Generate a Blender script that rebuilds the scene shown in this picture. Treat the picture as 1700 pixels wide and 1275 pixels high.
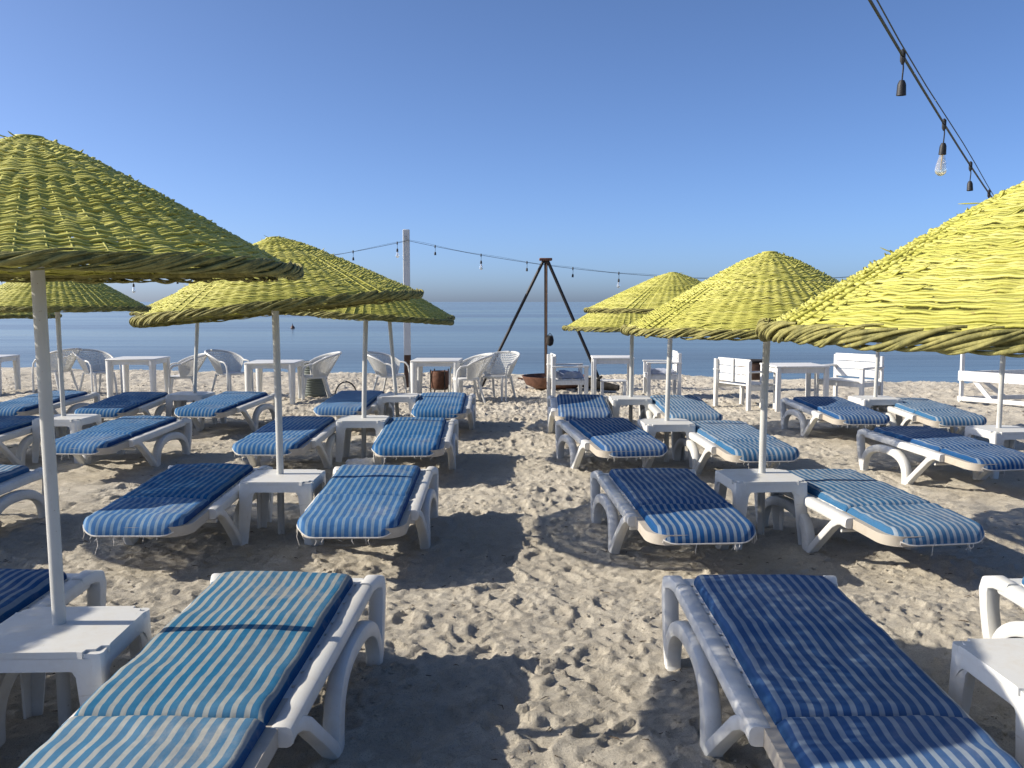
import bpy, math, random
import numpy as np
from mathutils import Vector, Matrix, Euler
R_ = math.radians
PI = math.pi
scene = bpy.context.scene
for o in list(bpy.data.objects):
    bpy.data.objects.remove(o)
C = scene.collection

# ------------------------------------------------------------------ camera, sky, sun, exposure
cam_d = bpy.data.cameras.new('camera')
cam = bpy.data.objects.new('camera', cam_d)
C.objects.link(cam)
cam.location = (0, 0, 1.65)
cam.rotation_euler = (R_(90 - 5.03), 0, 0)
cam_d.sensor_width = 36
cam_d.lens = 36 * 1550 / 1700
cam_d.clip_start = 0.05
cam_d.clip_end = 60000
scene.camera = cam

SUN_EL = 28.5
SUN_AZ = -90.5                      # clockwise from +Y: the sun stands to the left
w = bpy.data.worlds.new('World')
scene.world = w
w.use_nodes = True
nt = w.node_tree
for n in list(nt.nodes):
    nt.nodes.remove(n)
sky = nt.nodes.new('ShaderNodeTexSky')
sky.sky_type = 'NISHITA'
sky.sun_disc = False
sky.sun_elevation = R_(SUN_EL)
sky.sun_rotation = R_(SUN_AZ)
sky.air_density = 0.45
sky.dust_density = 1.3
sky.ozone_density = 5.5
sky.altitude = 0
bg = nt.nodes.new('ShaderNodeBackground')
bg.inputs['Strength'].default_value = 0.138
wo = nt.nodes.new('ShaderNodeOutputWorld')
nt.links.new(sky.outputs[0], bg.inputs[0])
nt.links.new(bg.outputs[0], wo.inputs[0])

sd = bpy.data.lights.new('sun', 'SUN')
sd.energy = 5.0
sd.angle = R_(0.5)
sd.color = (1.0, 0.91, 0.77)
sun = bpy.data.objects.new('sun', sd)
C.objects.link(sun)
to_sun = Vector((math.sin(R_(SUN_AZ)) * math.cos(R_(SUN_EL)), math.cos(R_(SUN_AZ)) * math.cos(R_(SUN_EL)), math.sin(R_(SUN_EL))))
sun.rotation_euler = to_sun.to_track_quat('Z', 'Y').to_euler()
sun.location = to_sun * 50

scene.view_settings.view_transform = 'Standard'
scene.view_settings.look = 'None'
scene.view_settings.exposure = 0.6
scene.view_settings.gamma = 1.0
scene.view_settings.use_curve_mapping = False

# ------------------------------------------------------------------ materials
class NT:
    def __init__(s, name, rough=0.6, spec=0.3):
        s.m = bpy.data.materials.new(name)
        s.m.use_nodes = True
        s.t = s.m.node_tree
        s.b = s.t.nodes['Principled BSDF']
        s.b.inputs['Roughness'].default_value = rough
        s.b.inputs['Specular IOR Level'].default_value = spec
        s.tc = s.t.nodes.new('ShaderNodeTexCoord')
    def link(s, a, b):
        s.t.links.new(a, b)
    def noise(s, scale, detail=4, rough=0.55, coord='Object', vec=None, dist=0.0):
        n = s.t.nodes.new('ShaderNodeTexNoise')
        n.inputs['Scale'].default_value = scale
        n.inputs['Detail'].default_value = detail
        n.inputs['Roughness'].default_value = rough
        n.inputs['Distortion'].default_value = dist
        s.link(vec if vec is not None else s.tc.outputs[coord], n.inputs['Vector'])
        return n.outputs['Fac']
    def mapping(s, scale=(1, 1, 1), rot=(0, 0, 0), coord='Object'):
        n = s.t.nodes.new('ShaderNodeMapping')
        n.inputs['Scale'].default_value = scale
        n.inputs['Rotation'].default_value = rot
        s.link(s.tc.outputs[coord], n.inputs['Vector'])
        return n.outputs[0]
    def ramp(s, fac, stops, interp='LINEAR'):
        n = s.t.nodes.new('ShaderNodeValToRGB')
        n.color_ramp.interpolation = interp
        e = n.color_ramp.elements
        while len(e) < len(stops):
            e.new(0.5)
        for q, (p, c) in zip(e, stops):
            q.position = p
            q.color = (c[0], c[1], c[2], 1) if hasattr(c, '__len__') else (c, c, c, 1)
        s.link(fac, n.inputs[0])
        return n.outputs[0]
    def mix(s, fac, a, b, mode='MIX'):
        n = s.t.nodes.new('ShaderNodeMix')
        n.data_type = 'RGBA'
        n.blend_type = mode
        for sock, v in ((n.inputs[0], fac), (n.inputs[6], a), (n.inputs[7], b)):
            if hasattr(v, 'is_linked'):
                s.link(v, sock)
            elif hasattr(v, '__len__'):
                sock.default_value = (v[0], v[1], v[2], 1)
            else:
                sock.default_value = v
        return n.outputs[2]
    def math(s, op, a, b=0.0, c=None):
        n = s.t.nodes.new('ShaderNodeMath')
        n.operation = op
        vals = (a, b) if c is None else (a, b, c)
        for sock, v in zip(n.inputs, vals):
            if hasattr(v, 'is_linked'):
                s.link(v, sock)
            else:
                sock.default_value = v
        return n.outputs[0]
    def sep(s, coord='Object'):
        n = s.t.nodes.new('ShaderNodeSeparateXYZ')
        s.link(s.tc.outputs[coord], n.inputs[0])
        return n.outputs
    def attr(s, name):
        n = s.t.nodes.new('ShaderNodeAttribute')
        n.attribute_name = name
        return n.outputs
    def objrand(s):
        return s.t.nodes.new('ShaderNodeObjectInfo').outputs['Random']
    def bump(s, h, strength=0.3, dist=0.01, prev=None):
        n = s.t.nodes.new('ShaderNodeBump')
        n.inputs['Strength'].default_value = strength
        n.inputs['Distance'].default_value = dist
        s.link(h, n.inputs['Height'])
        if prev is not None:
            s.link(prev, n.inputs['Normal'])
        s.link(n.outputs[0], s.b.inputs['Normal'])
        return n.outputs[0]
    def col(s, c):
        if hasattr(c, 'is_linked'):
            s.link(c, s.b.inputs['Base Color'])
        else:
            s.b.inputs['Base Color'].default_value = (c[0], c[1], c[2], 1)
        return s

M = {}
def mat_sand():
    k = NT('sand', 0.95, 0.1)
    n1 = k.noise(0.9, 5, 0.6)
    n2 = k.noise(9, 6, 0.65)
    n3 = k.noise(260, 2, 0.6)
    c = k.ramp(n1, [(0.3, (0.555, 0.51, 0.42)), (0.7, (0.645, 0.60, 0.505))])
    c = k.mix(k.ramp(n2, [(0.35, 0.0), (0.75, 0.55)]), c, (0.44, 0.385, 0.30))
    c = k.mix(k.ramp(n3, [(0.52, 0.0), (0.72, 0.7)]), c, (0.17, 0.145, 0.115))
    c = k.mix(k.ramp(k.noise(75, 4, 0.75), [(0.56, 0.0), (0.72, 0.55)]), c, (0.25, 0.215, 0.17))
    # small bits of shell and weed
    v = k.t.nodes.new('ShaderNodeTexVoronoi')
    v.inputs['Scale'].default_value = 14
    k.link(k.tc.outputs['Object'], v.inputs['Vector'])
    sp = k.ramp(v.outputs['Distance'], [(0.03, 1.0), (0.075, 0.0)])
    c = k.mix(k.math('MULTIPLY', sp, k.ramp(n1, [(0.45, 0.0), (0.6, 0.8)])), c, (0.12, 0.09, 0.06))
    k.col(c)
    b = k.bump(k.noise(34, 6, 0.75), 0.9, 0.026)
    b = k.bump(k.noise(95, 5, 0.8), 0.8, 0.010, b)
    k.bump(k.noise(260, 3, 0.75), 0.7, 0.004, b)
    return k.m
def mat_sea():
    k = NT('sea_water', 0.07, 0.5)
    k.b.inputs['IOR'].default_value = 1.33
    k.col(k.ramp(k.noise(0.012, 3, 0.5, vec=k.mapping((0.3, 1, 1))), [(0.3, (0.055, 0.075, 0.085)), (0.7, (0.075, 0.10, 0.11))]))
    a = k.noise(1.0, 4, 0.55, vec=k.mapping((0.10, 0.62, 1), (0, 0, R_(-3))))
    b = k.noise(1.0, 4, 0.6, vec=k.mapping((0.9, 3.0, 1), (0, 0, R_(5))))
    c = k.noise(1.0, 3, 0.5, vec=k.mapping((0.010, 0.055, 1), (0, 0, R_(2))))
    q = k.bump(a, 1.0, 0.045)
    q = k.bump(b, 1.0, 0.007, q)
    q = k.bump(c, 1.0, 0.16, q)
    k.b.inputs['Specular IOR Level'].default_value = 0.0
    k.b.inputs['Roughness'].default_value = 0.8
    gl = k.t.nodes.new('ShaderNodeBsdfGlossy')
    gl.inputs['Color'].default_value = (0.98, 0.94, 0.86, 1)
    k.link(k.ramp(c, [(0.35, 0.10), (0.65, 0.24)]), gl.inputs['Roughness'])
    k.link(q, gl.inputs['Normal'])
    fr = k.t.nodes.new('ShaderNodeFresnel')
    fr.inputs['IOR'].default_value = 1.33
    k.link(q, fr.inputs['Normal'])
    mx = k.t.nodes.new('ShaderNodeMixShader')
    # unresolved wavelets on the rougher patches keep part of the surface from mirroring the sky
    k.link(k.math('MULTIPLY', fr.outputs[0], k.ramp(c, [(0.35, 0.92), (0.65, 0.70)])), mx.inputs[0])
    k.link(k.b.outputs[0], mx.inputs[1]); k.link(gl.outputs[0], mx.inputs[2])
    k.link(mx.outputs[0], k.t.nodes['Material Output'].inputs['Surface'])
    return k.m
def mat_plastic(name, base=(0.60, 0.605, 0.59), dirt=(0.45, 0.38, 0.28), amt=0.5):
    k = NT(name, 0.42, 0.4)
    n = k.noise(5, 6, 0.65)
    n2 = k.noise(40, 4, 0.6)
    v = k.mix(k.ramp(k.objrand(), [(0, 0), (1, 0.35)]), base, (base[0] * 0.86, base[1] * 0.85, base[2] * 0.8))
    c = k.mix(k.math('MULTIPLY', k.ramp(n, [(0.45, 0.0), (0.8, amt)]), k.ramp(n2, [(0.3, 0.3), (0.7, 1.0)])), v, dirt)
    c = k.mix(k.ramp(k.noise(1.0, 5, 0.7, vec=k.mapping((55, 9, 55))), [(0.64, 0.0), (0.74, 0.5)]), c, (0.33, 0.29, 0.23))
    c = k.mix(k.ramp(k.noise(85, 4, 0.8), [(0.66, 0.0), (0.72, 0.6)]), c, (0.30, 0.25, 0.18))
    k.col(c)
    k.link(k.ramp(n, [(0.3, 0.36), (0.7, 0.6)]), k.b.inputs['Roughness'])
    k.bump(n2, 0.12, 0.004)
    return k.m
def mat_pole():
    k = NT('chipped_white_pole', 0.5, 0.35)
    n = k.noise(11, 6, 0.7, vec=k.mapping((1, 1, 0.35)))
    c = k.ramp(k.noise(2.5, 3), [(0.3, (0.42, 0.42, 0.395)), (0.7, (0.53, 0.53, 0.50))])
    c = k.mix(k.ramp(n, [(0.60, 0.0), (0.66, 0.75)]), c, (0.30, 0.25, 0.19))
    c = k.mix(k.ramp(k.noise(45, 5, 0.7), [(0.66, 0.0), (0.70, 0.8)]), c, (0.17, 0.09, 0.05))
    k.col(c)
    k.bump(n, 0.25, 0.003)
    return k.m
def mat_fabric(name, blue, light, edge, stain=0.35, period=0.0436):
    k = NT(name, 0.85, 0.15)
    x = k.sep()[0]
    wob = k.math('MULTIPLY_ADD', k.noise(3, 1), 0.006, -0.003)
    xx = k.math('ADD', x, wob)
    fr = k.math('FRACT', k.math('MULTIPLY', k.math('ADD', xx, 10.0), 1.0 / period))
    tri = k.math('ABSOLUTE', k.math('SUBTRACT', fr, 0.5))
    st = k.ramp(tri, [(0.270, 0.0), (0.310, 1.0)])
    nf = k.noise(3.2, 5, 0.6)
    ng = k.noise(26, 4, 0.65)
    bl = k.mix(k.ramp(nf, [(0.35, 0.0), (0.75, 0.5)]), blue, [0.55 * a + 0.45 * b for a, b in zip(blue, light)])
    lt = k.mix(k.ramp(nf, [(0.3, 0.0), (0.8, 0.55)]), light, [0.62 * a + 0.38 * b for a, b in zip(light, (0.45, 0.42, 0.36))])
    c = k.mix(st, bl, lt)
    side = k.ramp(k.math('ABSOLUTE', x), [(0.297, 0.0), (0.302, 1.0)])
    c = k.mix(side, c, edge)
    s1 = k.math('MULTIPLY', k.ramp(k.noise(2.1, 6, 0.7, dist=0.4), [(0.56, 0.0), (0.72, stain)]), k.ramp(ng, [(0.3, 0.4), (0.7, 1.0)]))
    c = k.mix(s1, c, (0.42, 0.35, 0.25))
    c = k.mix(k.ramp(ng, [(0.3, 0.22), (0.7, 0.0)]), c, (0.03, 0.06, 0.10))
    hs = k.t.nodes.new('ShaderNodeHueSaturation')
    k.link(k.ramp(k.objrand(), [(0.0, 0.95), (1.0, 1.12)]), hs.inputs['Saturation'])
    k.link(k.ramp(k.objrand(), [(0.0, 1.12), (1.0, 0.9)]), hs.inputs['Value'])
    k.link(c, hs.inputs['Color'])
    c = hs.outputs[0]
    k.col(c)
    wv = k.noise(420, 2, 0.5)
    b = k.bump(k.noise(16, 4, 0.6), 0.35, 0.010)
    k.bump(wv, 0.35, 0.0015, b)
    return k.m
def mat_wicker():
    k = NT('painted_wicker', 0.6, 0.25)
    t = k.attr('tint')[2]
    n = k.noise(3.5, 5, 0.6)
    n2 = k.noise(38, 4, 0.7)
    c = k.ramp(t, [(0.0, (0.33, 0.325, 0.06)), (0.5, (0.45, 0.43, 0.095)), (1.0, (0.56, 0.53, 0.16))])
    c = k.mix(k.ramp(n, [(0.5, 0.0), (0.75, 0.45)]), c, (0.31, 0.315, 0.06))
    c = k.mix(k.ramp(n2, [(0.60, 0.0), (0.74, 0.8)]), c, (0.26, 0.19, 0.07))
    c = k.mix(k.ramp(k.noise(9, 5, 0.7), [(0.5, 0.0), (0.75, 0.45)]), c, (0.22, 0.235, 0.05))
    k.col(c)
    k.bump(k.noise(90, 3, 0.6), 0.3, 0.003)
    return k.m
def mat_simple(name, c1, c2, rough=0.6, scale=6, metal=0.0, bump=0.2, spec=0.3):
    k = NT(name, rough, spec)
    k.col(k.ramp(k.noise(scale, 5, 0.65), [(0.3, c1), (0.7, c2)]))
    k.b.inputs['Metallic'].default_value = metal
    k.bump(k.noise(scale * 6, 4, 0.6), bump, 0.004)
    return k.m
def mat_wood_white(name):
    k = NT(name, 0.6, 0.25)
    g = k.noise(1.0, 5, 0.6, vec=k.mapping((40, 40, 4)))
    n = k.noise(7, 6, 0.7)
    c = k.ramp(g, [(0.3, (0.57, 0.57, 0.55)), (0.7, (0.68, 0.68, 0.66))])
    c = k.mix(k.ramp(n, [(0.58, 0.0), (0.72, 0.6)]), c, (0.40, 0.33, 0.25))
    k.col(c)
    k.bump(g, 0.3, 0.003)
    return k.m
def mat_glass():
    k = NT('bulb_glass', 0.03, 0.5)
    k.col((0.95, 0.9, 0.8))
    k.b.inputs['Transmission Weight'].default_value = 0.85
    k.b.inputs['IOR'].default_value = 1.15
    return k.m

M['sand'] = mat_sand()
M['sea'] = mat_sea()
M['plastic'] = mat_plastic('white_plastic')
M['plastic_dirty_shaded'] = mat_plastic('dirty_shaded_plastic', (0.43, 0.39, 0.33), (0.27, 0.21, 0.14), 0.8)  # shell's shade and warm sand bounce put into its tan, besides dirt
M['pole'] = mat_pole()
M['fab_faded'] = mat_fabric('faded_blue_white_stripe', (0.028, 0.135, 0.25), (0.285, 0.305, 0.295), (0.012, 0.06, 0.155), 0.6)
M['fab_blue'] = mat_fabric('blue_stripe', (0.018, 0.098, 0.26), (0.115, 0.21, 0.32), (0.010, 0.045, 0.14), 0.4)
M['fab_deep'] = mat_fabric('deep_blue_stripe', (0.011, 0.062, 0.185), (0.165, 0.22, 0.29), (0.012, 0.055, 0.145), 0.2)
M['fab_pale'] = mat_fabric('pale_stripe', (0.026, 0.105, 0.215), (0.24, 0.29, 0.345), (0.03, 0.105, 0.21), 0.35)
M['piping'] = mat_simple('white_piping', (0.55, 0.52, 0.46), (0.72, 0.70, 0.66), 0.9, 30)
M['wicker'] = mat_wicker()
M['wicker_rim'] = mat_simple('weathered_shaded_wicker', (0.085, 0.085, 0.028), (0.34, 0.31, 0.10), 0.75, 22, 0, 0.6)  # dirt and shade both put into the braid's darker colour
M['wood'] = mat_wood_white('white_painted_wood')
M['black_metal'] = mat_simple('black_metal', (0.012, 0.012, 0.014), (0.03, 0.027, 0.025), 0.5, 20, 0.3)
M['rust'] = mat_simple('rusty_metal', (0.09, 0.045, 0.03), (0.21, 0.105, 0.07), 0.8, 12, 0.2, 0.4)
M['black_rubber'] = mat_simple('black_rubber', (0.012, 0.013, 0.015), (0.025, 0.025, 0.028), 0.5, 30)
M['char'] = mat_simple('charcoal', (0.01, 0.01, 0.01), (0.04, 0.035, 0.03), 0.9, 18, 0, 0.6)
M['bin'] = mat_simple('grey_green_plastic', (0.10, 0.125, 0.115), (0.16, 0.18, 0.165), 0.6, 6)
M['post'] = mat_simple('white_post_paint', (0.50, 0.50, 0.48), (0.62, 0.62, 0.60), 0.6, 4)
M['brown'] = mat_simple('dark_wood', (0.05, 0.03, 0.02), (0.11, 0.065, 0.045), 0.8, 14, 0, 0.4)
M['glass'] = mat_glass()
M['brass'] = mat_simple('bulb_filament', (0.35, 0.22, 0.06), (0.55, 0.36, 0.10), 0.35, 20, 0.8)
M['cloth_grey'] = mat_simple('grey_blue_cloth', (0.22, 0.25, 0.33), (0.42, 0.45, 0.52), 0.9, 16)
M['cloth_white'] = mat_simple('white_cloth', (0.55, 0.54, 0.52), (0.75, 0.74, 0.72), 0.9, 20)
M['green'] = mat_simple('dark_green', (0.02, 0.06, 0.03), (0.04, 0.10, 0.05), 0.6, 14)
M['buoy'] = mat_simple('dark_buoy', (0.05, 0.03, 0.03), (0.12, 0.06, 0.05), 0.5, 4)
M['weed'] = mat_simple('dry_weed', (0.05, 0.035, 0.022), (0.13, 0.09, 0.055), 0.9, 20)
M['pebble'] = mat_simple('pebble', (0.20, 0.17, 0.14), (0.50, 0.45, 0.38), 0.8, 3)

# ------------------------------------------------------------------ mesh helpers
class MB:
    def __init__(s):
        s.v = []; s.f = []
    def add(s, v, f):
        o = len(s.v)
        s.v += [tuple(p) for p in v]
        s.f += [tuple(i + o for i in q) for q in f]
    def box(s, c, d, rot=None, bev=0.0):
        hx, hy, hz = d[0] / 2, d[1] / 2, d[2] / 2
        if bev <= 0:
            vs = [Vector((x * hx, y * hy, z * hz)) for z in (-1, 1) for y in (-1, 1) for x in (-1, 1)]
            fs = [(0, 2, 3, 1), (4, 5, 7, 6), (0, 1, 5, 4), (2, 6, 7, 3), (0, 4, 6, 2), (1, 3, 7, 5)]
        else:
            b = min(bev, hx * .9, hy * .9, hz * .9)
            vs = []; ring = [(-hx + b, -hy), (hx - b, -hy), (hx, -hy + b), (hx, hy - b), (hx - b, hy), (-hx + b, hy), (-hx, hy - b), (-hx, -hy + b)]
            for z, k in ((-hz, b), (-hz + b, 0), (hz - b, 0), (hz, b)):
                for x, y in ring:
                    sx = (abs(x) - (k if abs(x) > hx - 1e-9 else 0)) * (1 if x > 0 else -1)
                    sy = (abs(y) - (k if abs(y) > hy - 1e-9 else 0)) * (1 if y > 0 else -1)
                    vs.append(Vector((sx, sy, z)))
            fs = [tuple(reversed(range(8))), tuple(range(24, 32))]
            for r in range(3):
                for i in range(8):
                    j = (i + 1) % 8
                    fs.append((r * 8 + i, r * 8 + j, r * 8 + 8 + j, r * 8 + 8 + i))
        m = Matrix.Translation(c) @ (rot.to_4x4() if rot is not None else Matrix.Identity(4))
        s.add([m @ p for p in vs], fs)
        return s
    def bar(s, a, b, wx, wy, up=(0, 0, 1), bev=0.004):
        a = Vector(a); b = Vector(b); d = b - a
        z = d.normalized(); u = Vector(up)
        if abs(z.dot(u)) > 0.98:
            u = Vector((0, 1, 0))
        x = u.cross(z).normalized(); y = z.cross(x)
        rot = Matrix((x, y, z)).transposed()
        return s.box((a + b) / 2, (wx, wy, d.length), rot, bev)
    def tube(s, pts, rad, n=8, cap=True):
        pts = [Vector(p) for p in pts]
        if not hasattr(rad, '__len__'):
            rad = [rad] * len(pts)
        t0 = (pts[1] - pts[0]).normalized()
        u = Vector((0, 0, 1)) if abs(t0.z) < 0.9 else Vector((1, 0, 0))
        vs = []
        for i, p in enumerate(pts):
            t = (pts[min(i + 1, len(pts) - 1)] - pts[max(i - 1, 0)]).normalized()
            x = u.cross(t).normalized(); y = t.cross(x); u = t.cross(x).cross(t) if False else u
            for k in range(n):
                a = 2 * PI * k / n
                vs.append(p + (x * math.cos(a) + y * math.sin(a)) * rad[i])
        fs = []
        for i in range(len(pts) - 1):
            for k in range(n):
                j = (k + 1) % n
                fs.append((i * n + k, i * n + j, i * n + n + j, i * n + n + k))
        if cap:
            fs.append(tuple(reversed(range(n))))
            fs.append(tuple((len(pts) - 1) * n + k for k in range(n)))
        s.add(vs, fs)
        return s
    def lathe(s, prof, n=20, c=(0, 0, 0), close=False):
        vs = []; fs = []
        for r, z in prof:
            for k in range(n):
                a = 2 * PI * k / n
                vs.append((c[0] + r * math.cos(a), c[1] + r * math.sin(a), c[2] + z))
        for i in range(len(prof) - 1):
            for k in range(n):
                j = (k + 1) % n
                fs.append((i * n + k, i * n + j, i * n + n + j, i * n + n + k))
        if close:
            fs.append(tuple(reversed(range(n))))
            fs.append(tuple((len(prof) - 1) * n + k for k in range(n)))
        s.add(vs, fs)
        return s
    def sweep(s, path, half, x0):
        """rounded bar along a path in the YZ plane at x = x0; half = list of (half width in X, half thickness)"""
        n = 12
        pts = [Vector((x0 + (q[2] if len(q) > 2 else 0), q[0], q[1])) for q in path]
        vs = []
        for i, p in enumerate(pts):
            t = (pts[min(i + 1, len(pts) - 1)] - pts[max(i - 1, 0)]).normalized()
            x = Vector((1, 0, 0)); nrm = x.cross(t).normalized()
            a, b = half[i] if isinstance(half, list) else half
            for k in range(n):
                g = 2 * PI * (k + 0.5) / n
                cx, sy = math.cos(g), math.sin(g)
                cx = math.copysign(abs(cx) ** 0.55, cx); sy = math.copysign(abs(sy) ** 0.55, sy)
                vs.append(p + x * (a * cx) + nrm * (b * sy))
        fs = []
        for i in range(len(pts) - 1):
            for k in range(n):
                j = (k + 1) % n
                fs.append((i * n + k, i * n + j, i * n + n + j, i * n + n + k))
        fs.append(tuple(reversed(range(n))))
        fs.append(tuple((len(pts) - 1) * n + k for k in range(n)))
        s.add(vs, fs)
        return s
    def prism(s, poly, z0, z1):
        n = len(poly)
        vs = [(x, y, z0) for x, y in poly] + [(x, y, z1) for x, y in poly]
        fs = [tuple(reversed(range(n))), tuple(range(n, 2 * n))] + [(i, (i + 1) % n, n + (i + 1) % n, n + i) for i in range(n)]
        s.add(vs, fs)
        return s
    def mesh(s, name, smooth=True, angle=40):
        me = bpy.data.meshes.new(name)
        me.from_pydata(s.v, [], s.f)
        me.update()
        if smooth:
            me.shade_smooth()
            try:
                me.set_sharp_from_angle(angle=R_(angle))
            except Exception:
                pass
        return me

def link(name, me, mat, parent=None, loc=(0, 0, 0), rot=(0, 0, 0), scale=(1, 1, 1)):
    if me is not None and mat is not None and not me.materials:
        me.materials.append(M[mat] if isinstance(mat, str) else mat)
    o = bpy.data.objects.new(name, me)
    C.objects.link(o)
    o.location = loc; o.rotation_euler = rot; o.scale = scale
    if parent is not None:
        o.parent = parent
    elif False:
        pass
    return o
def setmat(o, mat):
    """per-object material on shared mesh data"""
    o.material_slots[0].link = 'OBJECT'
    o.material_slots[0].material = M[mat]
def tag(o, label, cat, group=None):
    o['label'] = label; o['category'] = cat
    if group:
        o['group'] = group
    return o
def thing(name, label, cat, loc=(0, 0, 0), rz=0.0, group=None, rot=None):
    o = bpy.data.objects.new(name, None)
    C.objects.link(o)
    o.location = loc
    o.rotation_euler = rot if rot is not None else (0, 0, rz)
    o.empty_display_size = 0.1
    return tag(o, label, cat, group)

# ------------------------------------------------------------------ numpy value noise
_rs = np.random.RandomState(7)
_perm = _rs.rand(256, 256)
def vnoise(x, y):
    xi = np.floor(x).astype(int); yi = np.floor(y).astype(int)
    fx = x - xi; fy = y - yi
    fx = fx * fx * fx * (fx * (fx * 6 - 15) + 10); fy = fy * fy * fy * (fy * (fy * 6 - 15) + 10)
    a = _perm[xi & 255, yi & 255]; b = _perm[(xi + 1) & 255, yi & 255]
    c = _perm[xi & 255, (yi + 1) & 255]; d = _perm[(xi + 1) & 255, (yi + 1) & 255]
    return (a * (1 - fx) + b * fx) * (1 - fy) + (c * (1 - fx) + d * fx) * fy - 0.5
def fbm(x, y, octv=4, gain=0.5):
    s = 0; a = 1.0
    for i in range(octv):
        s = s + a * vnoise(x * (2 ** i) + 13.7 * i, y * (2 ** i) + 5.1 * i)
        a *= gain
    return s

# ------------------------------------------------------------------ sand and sea
def crest(x):
    return 20.3 - 0.19 * x + 0.35 * np.sin(x * 0.35 + 1.0)
def axis(segs):
    out = [segs[0][0]]
    for a, b, st in segs:
        n = max(1, int(round((b - a) / st)))
        out += list(np.linspace(a, b, n + 1)[1:])
    return np.array(out)
def build_sand():
    xs = axis([(-60, -22, 2.0), (-22, -11, 0.25), (-11, -3.6, 0.05), (-3.6, 3.6, 0.0175), (3.6, 11, 0.05), (11, 22, 0.25), (22, 60, 2.0)])
    ys = axis([(-40, -6, 2.0), (-6, 1.2, 0.3), (1.2, 1.9, 0.06), (1.9, 6.6, 0.0175), (6.6, 13, 0.03), (13, 21.5, 0.05), (21.5, 34, 0.8)])
    X, Y = np.meshgrid(xs, ys)
    Z = 0.05 * fbm(X * 0.35, Y * 0.35, 3) + 0.045 * fbm(X * 1.7 + 9, Y * 1.7, 3)
    WX = 0.035 * fbm(X * 11 + 3, Y * 11, 2); WY = 0.035 * fbm(X * 11 + 60, Y * 11 + 20, 2)
    # trampled lumps with creased hollows between them
    l1 = fbm((X + WX) * 5.5 + 31, (Y + WY) * 5.5 + 7, 2); l2 = fbm((X + WX) * 13 + 3, (Y + WY) * 13 + 77, 2)
    far = 1 + 1.1 * np.clip((Y - 10) / 5, 0, 1)
    Z += 0.042 * far * np.sqrt(np.abs(l1) + 0.004) * (0.5 + vnoise(X * 0.9 + 40, Y * 0.9)) + 0.022 * far * np.sqrt(np.abs(l2) + 0.003)
    Z += 0.009 * fbm(X * 26, Y * 26, 3, 0.65)
    Z -= 0.022
    rs = np.random.RandomState(11)
    def stamp(cx, cy, ang, a, b, dep, rim, tread=0.0):
        r = max(a, b) * 2.2
        i0, i1 = np.searchsorted(xs, [cx - r, cx + r]); j0, j1 = np.searchsorted(ys, [cy - r, cy + r])
        if i1 - i0 < 3 or j1 - j0 < 3:
            return
        wq = 0.55 * a / 0.13
        dx = X[j0:j1, i0:i1] - cx + WX[j0:j1, i0:i1] * wq; dy = Y[j0:j1, i0:i1] - cy + WY[j0:j1, i0:i1] * wq
        ca, sa = math.cos(ang), math.sin(ang)
        u = (dx * ca + dy * sa) / a; v = (-dx * sa + dy * ca) / (b * (1 + 0.22 * np.clip(u_ := (dx * ca + dy * sa) / a, -1, 1)))
        q = np.sqrt(u * u + v * v)
        zz = Z[j0:j1, i0:i1]
        ins = np.clip((1 - q) / 0.16, 0, 1); ins = ins * ins * (3 - 2 * ins)
        base = float(zz.mean())
        flat = base - dep + 0.012 * u * dep / 0.03 + 0.35 * (zz - base)
        if tread:
            flat = flat + tread * np.cos(u * a / 0.0115 * PI)
        h = zz * (1 - ins) + flat * ins
        lop = 0.5 + 0.5 * np.cos(np.arctan2(v, u) - rs.uniform(0, 6.28))
        h = h + rim * (0.35 + lop) * np.exp(-((q - 1.16) / 0.2) ** 2)
        Z[j0:j1, i0:i1] = h
    for k in range(3000):
        y = rs.uniform(1.4, 20.0); x = rs.uniform(-1, 1) * (2.2 + 0.62 * y)
        s = rs.uniform(0.5, 1.1)
        stamp(x, y, rs.uniform(0, PI), 0.13 * s, 0.055 * s, rs.uniform(0.003, 0.015), rs.uniform(0.002, 0.008))
    for k in range(7000):                          # small scuffs and dimples
        y = 1.8 + 12 * rs.rand() ** 1.3; x = rs.uniform(-1, 1) * (1.2 + 0.6 * y)
        q = rs.uniform(0.022, 0.055)
        stamp(x, y, rs.uniform(0, PI), q * rs.uniform(1, 1.7), q, rs.uniform(0.003, 0.011), rs.uniform(0.001, 0.005))
    # walked line along the aisle
    for k in range(300):
        y = rs.uniform(1.8, 20); x = rs.normal(0.05, 0.40)
        stamp(x, y, PI / 2 + rs.normal(0, 0.45) + (PI if rs.rand() < .5 else 0), rs.uniform(0.125, 0.15), rs.uniform(0.045, 0.058), rs.uniform(0.007, 0.018), rs.uniform(0.003, 0.008), 0.0018 if y < 5 else 0)
    # berm and slope to the water
    d = Y - crest(X)
    Z += 0.06 * np.exp(-((d + 0.4) / 1.2) ** 2)
    Z -= np.clip(d, 0, None) * 0.16
    near = np.clip((Y - 0.5) / 1.5, 0, 1)
    Z *= near
    ny, nx = X.shape
    V = np.stack([X, Y, Z], -1).reshape(-1, 3)
    i, j = np.meshgrid(np.arange(nx - 1), np.arange(ny - 1))
    a = (j * nx + i).ravel()
    F = np.stack([a, a + 1, a + nx + 1, a + nx], 1)
    me = bpy.data.meshes.new('sand')
    me.vertices.add(len(V)); me.vertices.foreach_set('co', V.ravel().astype(np.float32))
    me.loops.add(F.size); me.loops.foreach_set('vertex_index', F.ravel().astype(np.int32))
    me.polygons.add(len(F)); me.polygons.foreach_set('loop_start', np.arange(0, F.size, 4, dtype=np.int32))
    me.update(calc_edges=True); me.shade_smooth()
    o = link('sand', me, 'sand'); o['kind'] = 'structure'
    return xs, ys, Z
SX, SY, SZ = build_sand()
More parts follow.
